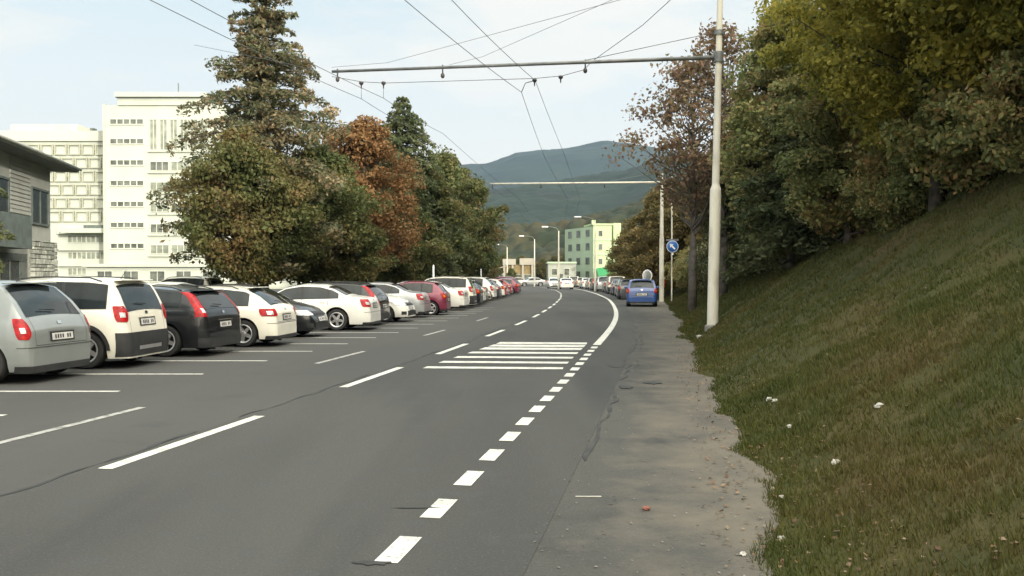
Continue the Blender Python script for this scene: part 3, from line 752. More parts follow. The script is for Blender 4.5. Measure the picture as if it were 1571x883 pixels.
D = 140.0
hot = empty('hotel', (gx(163, D), D, 0)); hx0 = gx(163, D)
tag(hot, 'tall cream white hotel tower with long rows of windows above the parked cars', 'hotel')
def X(px): return gx(px, D) - hx0
Z = lambda py: gz(py, D)
wbox('tower_wall', M_hotel, 0, X(345), 0, 16, -.05, Z(162), hot)
wbox('roof_slab', M_hotel, X(180), X(318), -.7, 16.5, Z(150), Z(143), hot)
wbox('roof_edge', M_roofdark, X(181), X(317), -.62, 16.4, Z(151), Z(150)-.003, hot)
wbox('attic_storey', M_hotel, X(183), X(315), -.25, 15.7, Z(162)+.003, Z(151)-.003, hot)
wbox('mast', M_roofdark, X(253)-.06, X(253)+.06, 6, 6.12, Z(143), Z(115), hot)
wbox('corner_pier', M_hotel2, -.35, 0.0-.003, -.1, 15.9, -.05, Z(160), hot)
def window(x0, x1, z0, z1, yf, parent, n=1, glass=M_win, frame=M_frame, t=.10, depth=.12):
    f = MB()
    f.box(x0-t, x1+t, yf-depth, yf+.02, z0-t, z0); f.box(x0-t, x1+t, yf-depth, yf+.02, z1, z1+t)
    f.box(x0-t, x0, yf-depth+.003, yf+.02, z0, z1); f.box(x1, x1+t, yf-depth+.003, yf+.02, z0, z1)
    for i in range(1, n):
        x = x0+(x1-x0)*i/n; f.box(x-t/2, x+t/2, yf-depth+.005, yf+.02, z0, z1)
    w = f.build('window', frame, parent)
    b = MB(); b.add([(x0, yf-.03, z0), (x1, yf-.03, z0), (x1, yf-.03, z1), (x0, yf-.03, z1)], [(0, 1, 2, 3)]); b.build('pane', glass, w)
    return w
rows = [187, 217, 249.5, 281, 313, 345, 377, 408]
for i, r_ in enumerate(rows):
    window(X(171), X(221), Z(r_+3.4), Z(r_-3.4), 0, hot, n=5, t=.16)
for k in range(6):
    x = X(232+k*15.5); window(x, x+1.0, Z(230), Z(184), 0, hot, n=2, glass=M_winl, t=.12)
for i, r_ in enumerate(rows[2:]):
    for k in range(3):
        x = X(232+k*32); window(x, x+2.8, Z(r_+11.5), Z(r_-1.0), 0, hot, n=3, glass=M_winl if (i+k) % 3 else M_win, t=.09)
for i, r_ in enumerate(rows[1:]):
    wbox('ledge', M_hotel2, X(228), X(345), -.28, -.003, Z(r_+15.5)-.1, Z(r_+15.5)+.1, hot)

wing = empty('hotel_wing', (gx(5, D), D+4, 0)); wx0 = gx(5, D)
tag(wing, 'lower cream hotel wing with a lattice patterned facade, left of the tower', 'hotel')
def X2(px): return gx(px, D) - wx0
wbox('wall', M_hotel, X2(-60), X2(160), 0, 14, -.05, Z(211), wing)
wbox('parapet', M_hotel, X2(-60)-.2, X2(161), -.4, 14.3, Z(211)+.003, Z(195), wing)
wbox('penthouse', M_hotel_t, X2(-20), X2(88), 3, 12, Z(195)+.003, Z(180), wing)
wbox('chimney', M_roofdark, X2(98), X2(104), 5, 6.2, Z(195)+.003, Z(182), wing)
wbox('chimney', M_hotel_t, X2(86)+.3, X2(92), 5, 6.2, Z(195)+.004, Z(183), wing)
lat = MB()
for r_ in range(6):
    for k in range(7):
        z = Z(222+r_*21.0); x = X2(16+k*21.5 + (6 if r_ % 2 else -5)); rr_ = 1.0
        for (a, b, c, d) in ((-rr_, rr_, rr_-.2, rr_), (-rr_, rr_, -rr_, -rr_+.2), (-rr_, -rr_+.2, -rr_+.2, rr_-.2), (rr_-.2, rr_, -rr_+.2, rr_-.2)):
            lat.box(x+a, x+b, -.30, -.003, z+c*.86-.25, z+d*.86-.25)
        lat.box(x+rr_, x+rr_+.45, -.20, -.003, z-.3, z-.14)
lat.build('facade_lattice', M_lattice, wing)
for r_ in (365, 391, 416):
    wbox('band', M_hotel, X2(70), X2(160), -.5, -.003, Z(r_-8), Z(r_-16)+.3, wing)
    for k in range(5): window(X2(86)+k*1.52, X2(86)+k*1.52+1.3, Z(r_+5), Z(r_-5), 0, wing, n=2, glass=M_winl, t=.1)
wbox('terrace_rail', M_roofdark, X2(120), X2(158), -2.2, -2.1, Z(349), Z(344), wing)
wbox('terrace', M_hotel, X2(85), X2(160), -2.3, -.51, Z(356), Z(349)-.003, wing)
low = empty('hotel_annex', (gx(225, 118), 118, 0)); tag(low, 'low white flat-roofed building seen between the tree trunks', 'building')
wbox('wall', M_hotel, -8, 26, 0, 8, -.05, 2.9, low); wbox('roof', M_hotel2, -8.4, 26.4, -.5, 8.4, 2.903, 3.3, low)
for k in range(9): window(-6.5+k*3.5, -4.6+k*3.5, 1.0, 2.3, 0, low, n=2, t=.08)

# the grey villa at the left edge
M_villa = multi_ground('villa_render', [(0.32, 0.33, 0.30), ((0.25, 0.26, 0.235), 1.2, .4, .65, 5, .7)], bump=.4, bscale=10)
M_stone = mat('villa_stone', (0.24, 0.25, 0.22), rough=.9, var=.3, scale=5, bump=.8, bscale=14)
M_stone2 = mat('villa_stone_pale', (0.40, 0.41, 0.36), rough=.9, var=.3, scale=5, bump=.8, bscale=14)
M_dkglass = mat('villa_glass', (0.03, 0.035, 0.04), rough=.12, var=.3)
M_vroof = mat('villa_roof', (0.34, 0.36, 0.33), rough=.8, var=.15, scale=2)
M_soffit_and_shade = mat('villa_soffit_and_shade', (0.11, 0.12, 0.11), rough=.9, var=.15)
M_bal = mat('balcony_green', (0.085, 0.105, 0.098), rough=.7, var=.2)
vil = empty('villa', (-20.6, 39.6, 0), math.atan2(-.98, .2))      # local +x runs towards the camera along the street wall; local +y faces the street
tag(vil, 'two storey grey villa with wide overhanging roof and stone clad corner', 'house')
wbox('wall', M_villa, 0, 15, -9, 0, -.05, 6.45, vil)
st = MB(); rs = random.Random(3)
z = 0.0
while z < 3.2:
    h = rs.uniform(.12, .24); x = -.25
    while x < 3.0:
        w = rs.uniform(.35, .9); st.cur = rs.choice((0, 0, 1)); st.box(x+.01, min(3.0, x+w)-.01, .06, .20+rs.uniform(0, .07), z+.012, min(3.2, z+h)-.012, bev=.012); x += w
    y = .04
    while y > -4:
        w = rs.uniform(.35, .9); st.cur = rs.choice((0, 0, 1)); st.box(-.28-rs.uniform(0, .06), -.10, y-w+.01, y-.01, z+.012, min(3.2, z+h)-.012, bev=.012); y -= w
    z += h
st.box(-.2, 2.95, -3.9, .10, 0, 3.15)
st.build('stone_cladding', [M_stone, M_stone2], vil)
sd_ = MB(); rs = random.Random(5); z = 3.35
while z < 6.3:
    sd_.box(2.75, 5.1, .003, .03+rs.uniform(0, .02), z, z+.13); sd_.box(-.04, -.003, -5, -.2, z, z+.13); z += .17
sd_.build('wall_boards', M_villa, vil)
def vwin(x0, x1, z0, z1):
    f = MB(); t = .09
    f.box(x0-t, x1+t, .003, .09, z0-t, z0); f.box(x0-t, x1+t, .003, .09, z1, z1+t); f.box(x0-t, x0, .003, .085, z0, z1); f.box(x1, x1+t, .003, .085, z0, z1); f.box((x0+x1)/2-.03, (x0+x1)/2+.03, .003, .075, z0, z1)
    w = f.build('window', M_bal, vil); g_ = MB(); g_.add([(x0, .03, z0), (x0, .03, z1), (x1, .03, z1), (x1, .03, z0)], [(0, 1, 2, 3)]); g_.build('pane', M_dkglass, w)
vwin(.5, 2.6, 3.95, 5.35); vwin(5.4, 7.6, 3.95, 5.4); vwin(9.6, 11.4, 3.95, 5.4); vwin(4.2, 6.4, .9, 2.3)
rf = MB(); e = .95; zr = 6.45
rf.add([(-e, e, zr), (15+e, e, zr), (15+e, -9-e, zr), (-e, -9-e, zr), (-e, e, zr+.22), (15+e, e, zr+.22), (15+e, -9-e, zr+.22), (-e, -9-e, zr+.22), (4, -4.5, zr+1.9), (11, -4.5, zr+1.9)],
       [(0, 1, 5, 4), (1, 2, 6, 5), (2, 3, 7, 6), (3, 0, 4, 7), (4, 5, 9, 8), (5, 6, 9), (6, 7, 8, 9), (7, 4, 8)])
rf.build('roof', M_vroof, vil)
so = MB(); so.add([(-e, e, zr-.005), (15+e, e, zr-.005), (15+e, -9-e, zr-.005), (-e, -9-e, zr-.005)], [(0, 3, 2, 1)])
so.build('soffit', M_soffit_and_shade, vil)
gt = MB(); gt.tube([(-e, e+.07, zr+.12), (15+e, e+.07, zr+.12)], .07, n=8); gt.build('gutter', M_vroof, vil)
wbox('balcony', M_bal, 5.3, 14, .03, .85, 2.75, 4.0, vil)
wbox('balcony_shade_sheet', M_soffit_and_shade, 3.2, 11.8, .003, .03, .2, 2.6, vil)  # dark sheet on the wall stands in for the shade under the balcony

# pale green apartment house in the distance, turned so that two faces show
M_apt = mat('apartment_render', (0.38, 0.46, 0.27), rough=.85, var=.06, scale=.3)
M_apt2 = mat('apartment_band_and_shaded_side', (0.34, 0.43, 0.31), rough=.85, var=.06, scale=.3)
M_green = mat('green_awning', (0.02, 0.20, 0.07), rough=.6, var=.15)
D = 190.0
ap = empty('apartment_house', (gx(910, D), D, 0), R(8)); tag(ap, 'pale yellow green apartment block of four storeys by the bend', 'apartment block')
ah = gz(345, D); lx = -(gx(910, D)-gx(886, D)) ; fx = gx(939, D)-gx(910, D)
wbox('wall', M_apt, .02, fx, 0, 8, -.05, ah, ap)
swb = MB(); swb.add([(0, 0, -.05), (0, 0, ah-.3), (lx, 14, ah-.3), (lx, 14, -.05), (fx-.5, 14, -.05), (fx-.5, 14, ah-.3)], [(0, 3, 2, 1), (3, 4, 5, 2), (1, 2, 5)]); swb.build('side_wall', M_apt2, ap)  # shade of this face is put into its darker colour
for z in (3.2, 6.3, 9.4):
    wbox('band', M_apt2, .02, fx+.02, -.12, -.003, z-.12, z+.12, ap)
for z in (1.2, 4.2, 7.3, 10.2):
    if z > 2: window(1.2, 2.0, z, z+1.2, 0, ap, t=.08)
    for t in (.18, .5, .8):
        xc = lx*t; yc = 14*t; b = MB(); dx, dy = lx/14, 1
        w0 = (xc-dx*.9-.08, yc-.9, z); w1 = (xc+dx*.9-.08, yc+.9, z)
        b.add([w0, w1, (w1[0], w1[1], z+1.5), (w0[0], w0[1], z+1.5)], [(0, 1, 2, 3), (3, 2, 1, 0)][:1]); b.build('window', M_win, ap)
pp = MB(); pp.box(-.2, fx+.2, -.2, 8.2, ah+.003, ah+.35); pp.build('parapet', M_apt, ap)
wbox('chimney', M_apt, .2, 1.0, 2, 2.8, ah+.353, ah+1.2, ap)
wbox('stair_tower', M_apt, fx+.9, fx+2.6, 2, 8, -.05, ah+.6, ap)
lo = MB(); x1 = gx(972, D)-gx(910, D); lo.add([(fx+.004, -.5, -.05), (x1, -.5, -.05), (x1, -.5, 1.9), (fx+3.6, -.5, 4.0), (fx+.004, -.5, 4.6)] + [(fx+.004, 7, -.05), (x1, 7, -.05), (x1, 7, 1.9), (fx+3.6, 7, 4.0), (fx+.004, 7, 4.6)], [(0, 1, 2, 3, 4), (5, 9, 8, 7, 6), (1, 6, 7, 2), (2, 7, 8, 3), (3, 8, 9, 4)]); lo.build('low_wing', M_apt, ap)
aw = MB(); aw.add([(.6, -.1, 3.3), (fx+.3, -.1, 3.9), (fx+.3, -2.2, 2.4), (.6, -2.2, 1.9), (.6, -2.2, 1.0), (fx+.3, -2.2, 1.4)], [(0, 3, 2, 1), (3, 4, 5, 2)]); aw.build('awning', M_green, ap)
# low shops
M_cream = mat('shop_render', (0.30, 0.28, 0.23), rough=.85, var=.08, scale=.5)
M_brown = mat('shop_panel', (0.17, 0.125, 0.05), rough=.7, var=.25, scale=1)
M_white = mat('white_render', (0.30, 0.32, 0.28), rough=.85, var=.08, scale=.5)
D = 185.0
sh = empty('shop', (gx(841, D), D, 0)); tag(sh, 'low flat pale building left of the green apartment block', 'building')
w = gx(886, D)-gx(841, D); wbox('wall', M_white, 0, w-.3, 0, 8, -.05, gz(404, D), sh); wbox('roof', M_apt2, -.2, w-.2, -.3, 8.2, gz(404, D)+.003, gz(402, D)+.1, sh)
window(w*.55, w*.72, 1.9, 3.2, 0, sh, t=.08); window(w*.12, w*.3, 1.9, 3.2, 0, sh, t=.08); wbox('door', M_win, w*.38, w*.5, -.06, -.003, 0, 2.1, sh)
D = 180.0
s2 = empty('shop', (gx(772, D), D, 0)); tag(s2, 'long low cream shop with brown wall panels at the bend', 'building')
w = gx(818, D)-gx(772, D); wbox('wall', M_brown, 0, w, 0, 8, -.05, gz(406, D), s2); wbox('fascia', M_cream, -.1, w*.42, -.5, 8.1, gz(406, D)+.003, gz(397, D), s2); wbox('fascia', M_cream, w*.55, w+.1, -.5, 8.1, gz(406, D)+.004, gz(396, D), s2)
for t in (0, .28, .62, .94): wbox('pillar', M_cream, w*t, w*t+.4, -.4, -.003, -.05, gz(406, D)-.003, s2)
for t in (.36, .7): window(w*t, w*t+1.4, .7, 2.0, 0, s2, t=.06)
s3 = empty('shop', (gx(748, 172), 172, 0)); tag(s3, 'small white kiosk with a sloping roof left of the cream shop', 'kiosk')
wbox('wall', M_white, -.5, 3.4, 0, 4, -.05, 2.2, s3); k = MB(); k.add([(-.9, -.4, 2.203), (3.8, -.4, 3.6), (3.8, 4.4, 3.6), (-.9, 4.4, 2.203), (-.9, -.4, 2.35), (3.8, -.4, 3.8), (3.8, 4.4, 3.8), (-.9, 4.4, 2.35)], [(0, 1, 5, 4), (1, 2, 6, 5), (2, 3, 7, 6), (3, 0, 4, 7), (4, 5, 6, 7), (3, 2, 1, 0)]); k.build('roof', M_cream, s3); window(.6, 2.2, .8, 1.7, 0, s3, t=.06)

# ------------------------------------------------------------------ poles, wires, sign
M_pole = multi_ground('painted_steel_pole', [(0.68, 0.66, 0.56), ((0.34, 0.31, 0.27), 2.5, .5, .7, 6, .7, (1, 1, .3)), ((0.62, 0.61, 0.56), 1.3, .5, .7, 3, .6)], rough=.55, bump=.2)
M_galv = mat('galvanised_arm', (0.17, 0.18, 0.18), rough=.5, metal=.4, var=.25, scale=3)
M_wire = mat('wire', (0.07, 0.08, 0.085), rough=.6, var=.1)
M_insul = mat('insulator', (0.035, 0.03, 0.03), rough=.5)
M_foot = mat('pole_foot', (0.22, 0.21, 0.19), rough=.9, var=.2)
def pole_thing(x, y, label, arm_z=7.6, h=10.4, arm=10.9, lean=.02, r0=.150, r1=.098, step=4.05, arm_r=.055, arm_m=None):
    z0 = bank(x, y); a = Ca(y)
    t = empty('trolley_pole', (x, y, z0)); tag(t, label, 'pole', 'overhead line poles')
    ax = lambda z: (lean*(z-z0), 0, z-z0)
    m = MB(); m.lathe([(r0, -.6), (r0, step-z0-.05), (r0*.96, step-z0), (r1*1.12, step-z0+.08), (r1*1.05, step-z0+.12)], n=20)
    m.v = [(p[0]+lean*p[2], p[1], p[2]) for p in m.v]; m.build('lower_shaft', M_pole, t, sharp=40)
    m = MB(); m.lathe([(r1*1.05, step-z0+.1), (r1*.72, h-z0), (0.01, h-z0+.03)], n=18); m.v = [(p[0]+lean*p[2], p[1], p[2]) for p in m.v]; m.build('upper_shaft', M_pole, t, sharp=40)
    m = MB(); m.lathe([(r0+.07, -.4), (r0+.06, .10), (r0+.005, .14)], n=20, cap=False); m.build('foot', M_foot, t, sharp=40)
    p0 = Vector(ax(arm_z)); dr = Vector((-math.cos(a), math.sin(a), 0)); zr = arm_z-z0
    m = MB(); m.tube([p0+dr*.05, p0+dr*arm*.35, p0+dr*arm], [arm_r, arm_r*.88, arm_r*.73], n=10)
    m.build('arm', arm_m or M_galv, t)
    m = MB(); m.lathe([(r1+.03, zr-.14), (r1+.03, zr+.14)], n=14, c=(p0.x, 0, 0)); m.build('clamp', M_galv, t); m = MB(); m.lathe([(r1+.03, zr+.6), (r1+.03, zr+.72)], n=14, c=(p0.x+.01, 0, 0)); m.build('clamp', M_galv, t)
    m = MB(); m.tube([p0+dr*.05+Vector((0, 0, .68)), p0+dr*arm*.33+Vector((0, 0, .05))], .010, n=5); m.build('stay_rod', M_galv, t)
    for q in (.33, .70, .985):
        m = MB(); c = p0+dr*arm*q; m.tube([c+Vector((0, 0, .07)), c+Vector((0, 0, -.24))], .022, n=6); m.lathe([(.03, c.z-.30), (.055, c.z-.26), (.055, c.z-.20), (.03, c.z-.16)], n=10, c=(c.x, c.y, 0)); m.build('hanger', M_insul, t)
    return t
p1 = pole_thing(5.43, 24.0, 'tall pale steel pole with a long horizontal arm at the foot of the bank')
p2 = pole_thing(9.45, 56.0, 'farther pale pole with a horizontal arm beyond the blue car', lean=0.0, h=8.3, r0=.15, r1=.12, arm_r=.075, arm_m=M_pole)
# overhead wires: each a thing of its own
def wire(pts, label, r=.0075, group='trolley wires', name='trolley_wire', sag=0.0):
    P = [Vector(p) for p in pts]; out = []
    for a, b in zip(P, P[1:]):
        n = 6
        for i in range(n): t = i/n; q = a.lerp(b, t); q.z -= sag*4*t*(1-t); out.append(q)
    out.append(P[-1]); m = MB(); m.tube(out, r, n=6)
    o = m.build(name, M_wire); tag(o, label, 'wire', group); return o
def wp(px, py, D): return (gx(px, D), D, gz(py, D))
k1 = wp(800, 142, 25.2); k2 = wp(821, 124, 25.2)
wire([(-4.6, 4.0, 7.0), wp(620, 0, 16.7), k1, wp(835, 240, 38.6), (3.6, 57.5, 6.7), (5.0, 84, 6.7)], 'left wire of the pair running over the right lane', sag=.05)
wire([(-3.9, 4.0, 7.25), wp(692, 0, 17.7), k2, wp(865, 235, 39.8), (4.4, 57.5, 6.75), (5.8, 84, 6.7)], 'right wire of the pair running over the right lane', sag=.05)
k3 = wp(555, 152, 25.9); k4 = wp(589, 151, 25.9)
wire([(-9.8, 7, 7.0), wp(230, 0, 16.2), k3, wp(648, 205, 36), (-.2, 58, 6.7), (1.6, 84, 6.7)], 'left wire of the pair crossing behind the tall conifer', sag=.05)
wire([(-9.0, 7, 7.0), wp(292, 0, 16.2), k4, wp(680, 205, 37), (.5, 58, 6.7), (2.3, 84, 6.7)], 'right wire of the pair crossing behind the tall conifer', sag=.05)
wire([wp(510, 104, 25.8), wp(595, 97, 24.5), wp(1000, -12, 18)], 'thin guy cable rising right from the far end of the long arm', r=.005, group='guy cables', name='guy_cable')
wire([wp(690, 100, 25.4), wp(740, 88, 25), wp(1010, -30, 19)], 'thin guy cable rising right from the middle of the long arm', r=.005, group='guy cables', name='guy_cable')
wire([wp(905, 97, 25.1), wp(985, 40, 22), wp(1040, -10, 20)], 'thick guy cable rising from the right part of the long arm', r=.008, group='guy cables', name='guy_cable')
wire([wp(510, 118, 25.8), wp(555, 126, 25.8), wp(590, 128, 25.8), wp(820, 121, 25.3), wp(862, 117, 25.2), wp(895, 108, 25.15), wp(905, 98, 25.1)], 'slack span wire slung just under the long arm', r=.009, group='span wires', name='span_wire')
wire([wp(480, 108, 26), wp(440, 98, 27), wp(300, 70, 33)], 'thin span wire from the arm tip into the tall conifer', r=.008, group='span wires', name='span_wire')
for px, py, D_, l in ((555, 128, 25.8, 'first small dark insulator under the arm near its tip'), (589, 128, 25.8, 'second small dark insulator under the arm near its tip'), (820, 124, 25.25, 'dark insulator where the right lane wire hangs'), (860, 119, 25.2, 'dark insulator between the right lane wire and the arm')):
    m = MB(); x, y, z = wp(px, py, D_); m.lathe([(.012, .05), (.06, .035), (.07, 0), (.05, -.04), (.02, -.06), (.015, -.16)], n=10); o = m.build('insulator', M_insul, loc=(x, y, z)); tag(o, l, 'insulator', 'line insulators')
m = MB(); m.tube([k3, (k3[0], k3[1], gz(128, 25.8))], .006, n=4); o = m.build('dropper_wire', M_wire); tag(o, 'short vertical dropper holding the left wire under the arm tip', 'wire', 'dropper wires')
m = MB(); m.tube([k4, (k4[0], k4[1], gz(128, 25.8))], .006, n=4); o = m.build('dropper_wire', M_wire); tag(o, 'short vertical dropper holding the right wire under the arm tip', 'wire', 'dropper wires')
m = MB(); m.tube([k1, wp(806, 128, 25.25), wp(821, 124, 25.25)], .012, n=4); o = m.build('dropper_wire', M_wire); tag(o, 'slanting dropper between the two right lane wires', 'wire', 'dropper wires')

# round blue sign on its pole
M_blue = mat('sign_blue', (0.03, 0.13, 0.42), rough=.35, var=.12, scale=6); M_signw = mat('sign_white', (0.75, 0.76, 0.76), rough=.4); M_back = mat('sign_back', (0.16, 0.17, 0.17), rough=.6)
sx, sy = gx(1030.5, 55), 55.0; sz = bank(sx, sy)
sg = empty('road_sign', (sx, sy, sz)); tag(sg, 'round blue road sign with a white arrow on a grey post', 'sign')
m = MB(); m.lathe([(.045, -.3), (.045, 6.6), (.03, 8.2)], n=10); m.build('post', M_pole, sg)
cz = gz(378, 55)-sz
m = MB(); m.lathe([(.001, -.075), (.36, -.075), (.38, -.06), (.36, -.05)], axis='Y', n=28, c=(.03, 0, cz)); m.build('disc', M_blue, sg)
m = MB(); m.lathe([(.335, -.079), (.365, -.079)], axis='Y', n=28, c=(.03, 0, cz)); m.build('rim', M_signw, sg)
m = MB(); Mx = Matrix.Translation((.03, -.082, cz)) @ Matrix.Rotation(R(-45), 4, 'Y')
m.add([tuple(Mx @ Vector(p)) for p in ((-.05, 0, -.22), (.05, 0, -.22), (.05, 0, .05), (.15, 0, .05), (0, 0, .24), (-.15, 0, .05), (-.05, 0, .05))], [tuple(range(7))]); m.build('arrow', M_signw, sg)
m = MB(); m.box(-.36, .42, -.045, -.03, cz+.36, cz+.46); m.build('top_plate', M_back, sg)
m = MB(); m.box(-.02, .10, -.07, -.047, cz-.52, cz-.40); m.build('small_plate', M_signw, sg)
m = MB(); m.lathe([(.001, -.10), (.09, -.08), (.13, 0), (.09, .08), (.001, .10)], n=12, c=(0, 0, gz(307, 55)-sz)); m.build('lamp_globe', M_signw, sg)
# red litter bin beside the far pole
bx, by = gx(1018.5, 57), 57.5; b0 = bank(bx, by)
bn = empty('litter_bin', (bx, by, b0)); tag(bn, 'small red litter bin between the far pole and the blue sign', 'bin')
m = MB(); m.lathe([(.14, 1.0-b0), (.18, 1.45-b0), (.185, 1.47-b0), (.165, 1.44-b0)], n=16); m.build('body', mat('bin_red', (0.42, 0.05, 0.02), rough=.5), bn)
m = MB(); m.lathe([(.03, -.2), (.03, 1.02-b0)], n=8); m.build('post', M_galv, bn); m = MB(); m.lathe([(.19, 1.5-b0), (.14, 1.62-b0), (.01, 1.66-b0)], n=16); m.build('lid', M_cream, bn)
mx_, my_ = gx(993, 54.5), 54.5; mr = empty('traffic_mirror', (mx_, my_, 0)); mr.scale = (.8, .8, .97); tag(mr, 'round white traffic mirror rising behind the roof of the blue hatchback', 'mirror')
m = MB(); m.lathe([(.03, 0), (.03, gz(430, my_)+.1)], n=8); m.build('post', M_galv, mr)
m = MB(); m.lathe([(.001, .06), (.36, .03), (.39, -.02), (.37, -.05), (.30, -.045)], axis='Y', n=26, c=(0, 0, gz(421.5, my_))); m.build('shell', M_signw, mr, sharp=30)
m = MB(); m.lathe([(.001, -.075), (.2, -.065), (.30, -.047)], axis='Y', n=26, c=(0, 0, gz(421.5, my_))); m.build('mirror_face', mat('convex_mirror', (0.42, 0.45, 0.44), rough=.25, metal=.5), mr)
# street lamps down the road
def lamp(px, D, head_px, head_py, label):
    x = gx(px, D); t = empty('street_lamp', (x, D, 0)); tag(t, label, 'street lamp', 'street lamps along the far bend')
    hz = gz(head_py, D); hx = gx(head_px, D)-x
    m = MB(); m.lathe([(.13, 0), (.11, 3), (.07, hz-.5)], n=10); m.build('post', M_pole, t)
    m = MB(); m.tube([(0, 0, hz-.55), (hx*.15, 0, hz-.15), (hx*.5, 0, hz+.02), (hx*.85, 0, hz+.03)], .035, n=6); m.build('arm', M_galv, t)
    m = MB(); m.box(hx-.42, hx+.42, -.18, .18, hz-.08, hz+.10, bev=.06); m.build('lamp_head', M_signw, t)
lamp(857, 115, 836, 348, 'street lamp with pale post just left of the green apartment block')
lamp(820, 143, 800, 362, 'street lamp standing beside the cream shop')
lamp(913, 98, 886, 333, 'nearest of the far street lamps, its head over the road')
lamp(778, 175, 764, 375, 'farthest street lamp, by the left end of the bend')
lamp(742, 60, 741, 297, 'street lamp rising from behind the left trees') if False else None
# white posts and a globe among the cars
for px, D_, top, l in ((665, 47, 410, 'thin white marker post behind the parked cars'), (738, 95, 414, 'small white marker post near the far end of the row')):
    x = gx(px, D_); m = MB(); m.lathe([(.05, 0), (.05, gz(top, D_)), (.01, gz(top, D_)+.05)], n=10); o = m.build('marker_post', M_signw, loc=(x, D_, .1)); tag(o, l, 'post')

# ------------------------------------------------------------------ trees and plants
def leaf_quads(P, N, size, aspect=1.5, jitter=.35, seed=0):
    """one rhombic leaf per point P with rough normal N"""
    r = np.random.default_rng(seed); n = len(P)
    N = N + r.normal(0, 1.0, (n, 3)); N /= np.linalg.norm(N, axis=1)[:, None]
    A = np.cross(N, r.normal(0, 1, (n, 3))); A /= np.linalg.norm(A, axis=1)[:, None]; B = np.cross(N, A)
    s = size*(1+jitter*r.normal(0, 1, n)).clip(.4, 2)[:, None]
    l = A*s*aspect*.5; w = B*s*.5
    V = np.stack([P-l, P-w*.9+N*s*.1, P+l, P+w*.9+N*s*.1], 1).reshape(-1, 3)
    Fq = np.arange(n*4).reshape(-1, 4)
    return V, Fq
M_bark = mat('bark', (0.075, 0.062, 0.050), rough=.95, var=.35, scale=5, bump=.6, bscale=20)
M_twig = mat('pale_bark', (0.13, 0.115, 0.10), rough=.95, var=.3, scale=5)
def broadleaf(name, h, r, zb, n_cl, n_lf, size, m, seed, low=.25, rc=.18, gap=.0, trunk_r=.16, lean=0, twigs=26, stretch=1.0, bark=None, top_pow=.75, parent_label=None):
    rs = np.random.default_rng(seed); t = empty(name); H = h-zb
    dirs = rs.normal(0, 1, (n_cl, 3)); dirs /= np.linalg.norm(dirs, axis=1)[:, None]
    zf = np.clip((dirs[:, 2]+1)/2, 0, 1)**(1.0)
    lob = rs.normal(0, 1, (9, 3)); lob /= np.linalg.norm(lob, axis=1)[:, None]
    amp = 1 + .42*np.maximum(0, (dirs @ lob.T))[:, :].max(1)**6 - .20
    rad = (rs.random(n_cl)**.45)*amp*(1-.0*zf)
    prof = np.interp(zf, [0, .12, .35, .6, .85, 1], [low+.25, .80, 1, .93, .62, .25])
    c = np.empty((n_cl, 3)); hxy = np.linalg.norm(dirs[:, :2], axis=1)[:, None]+1e-6
    phi = np.arctan2(dirs[:, 1], dirs[:, 0]); rr_ = rad*r*prof*(.35+.65*hxy[:, 0])*1.08
    c[:, 0] = np.cos(phi)*rr_*stretch; c[:, 1] = np.sin(phi)*rr_; c[:, 2] = zb + H*(.06+.90*zf) + rs.normal(0, .02*H, n_cl)
    k = n_lf//n_cl; P = np.repeat(c, k, 0); rcl = r*rc*np.repeat(rs.uniform(.55, 1.35, n_cl), k)[:, None]
    q = rs.normal(0, 1, (len(P), 3)); q /= np.linalg.norm(q, axis=1)[:, None]; q *= (rs.random((len(P), 1))**.5)
    out = q.copy(); q[:, 2] *= .62; P = P + q*rcl*1.25; P[:, 2] -= .12*np.abs(q[:, 0])*rcl[:, 0]
    V, Fq = leaf_quads(P, out+np.array([0, 0, .5]), size, seed=seed+1)
    np_mesh('crown', V, Fq, m, t)
    mb = MB(); top = Vector((lean, 0, h*.82)); pts = [Vector((0, 0, -.3)), Vector((.02, .0, zb*.6)), Vector((lean*.3+.05*r, .04*r, zb+H*.25)), Vector((lean*.7, -.03*r, zb+H*.55)), top]
    mb.tube(pts, [trunk_r*1.25, trunk_r, trunk_r*.75, trunk_r*.42, trunk_r*.12], n=10); mb.build('trunk', bark or M_bark, t)
    order = rs.permutation(n_cl)[:twigs]; lb = MB()
    for i in order:
        e = Vector(c[i]); z0 = max(zb*.7, min(e.z-.15*H-.25*math.hypot(e.x, e.y), h*.75)); u = min(1, max(0, (z0)/(h*.82))); b0 = Vector((lean*u*u, 0, z0)); mid = b0.lerp(e, .5)+Vector((0, 0, -.04*H)); w = trunk_r*(.42-.26*u)
        lb.tube([b0, mid, e], [w, w*.55, w*.15], n=5, cap=False)
    lb.build('limbs', bark or M_bark, t)
    return t
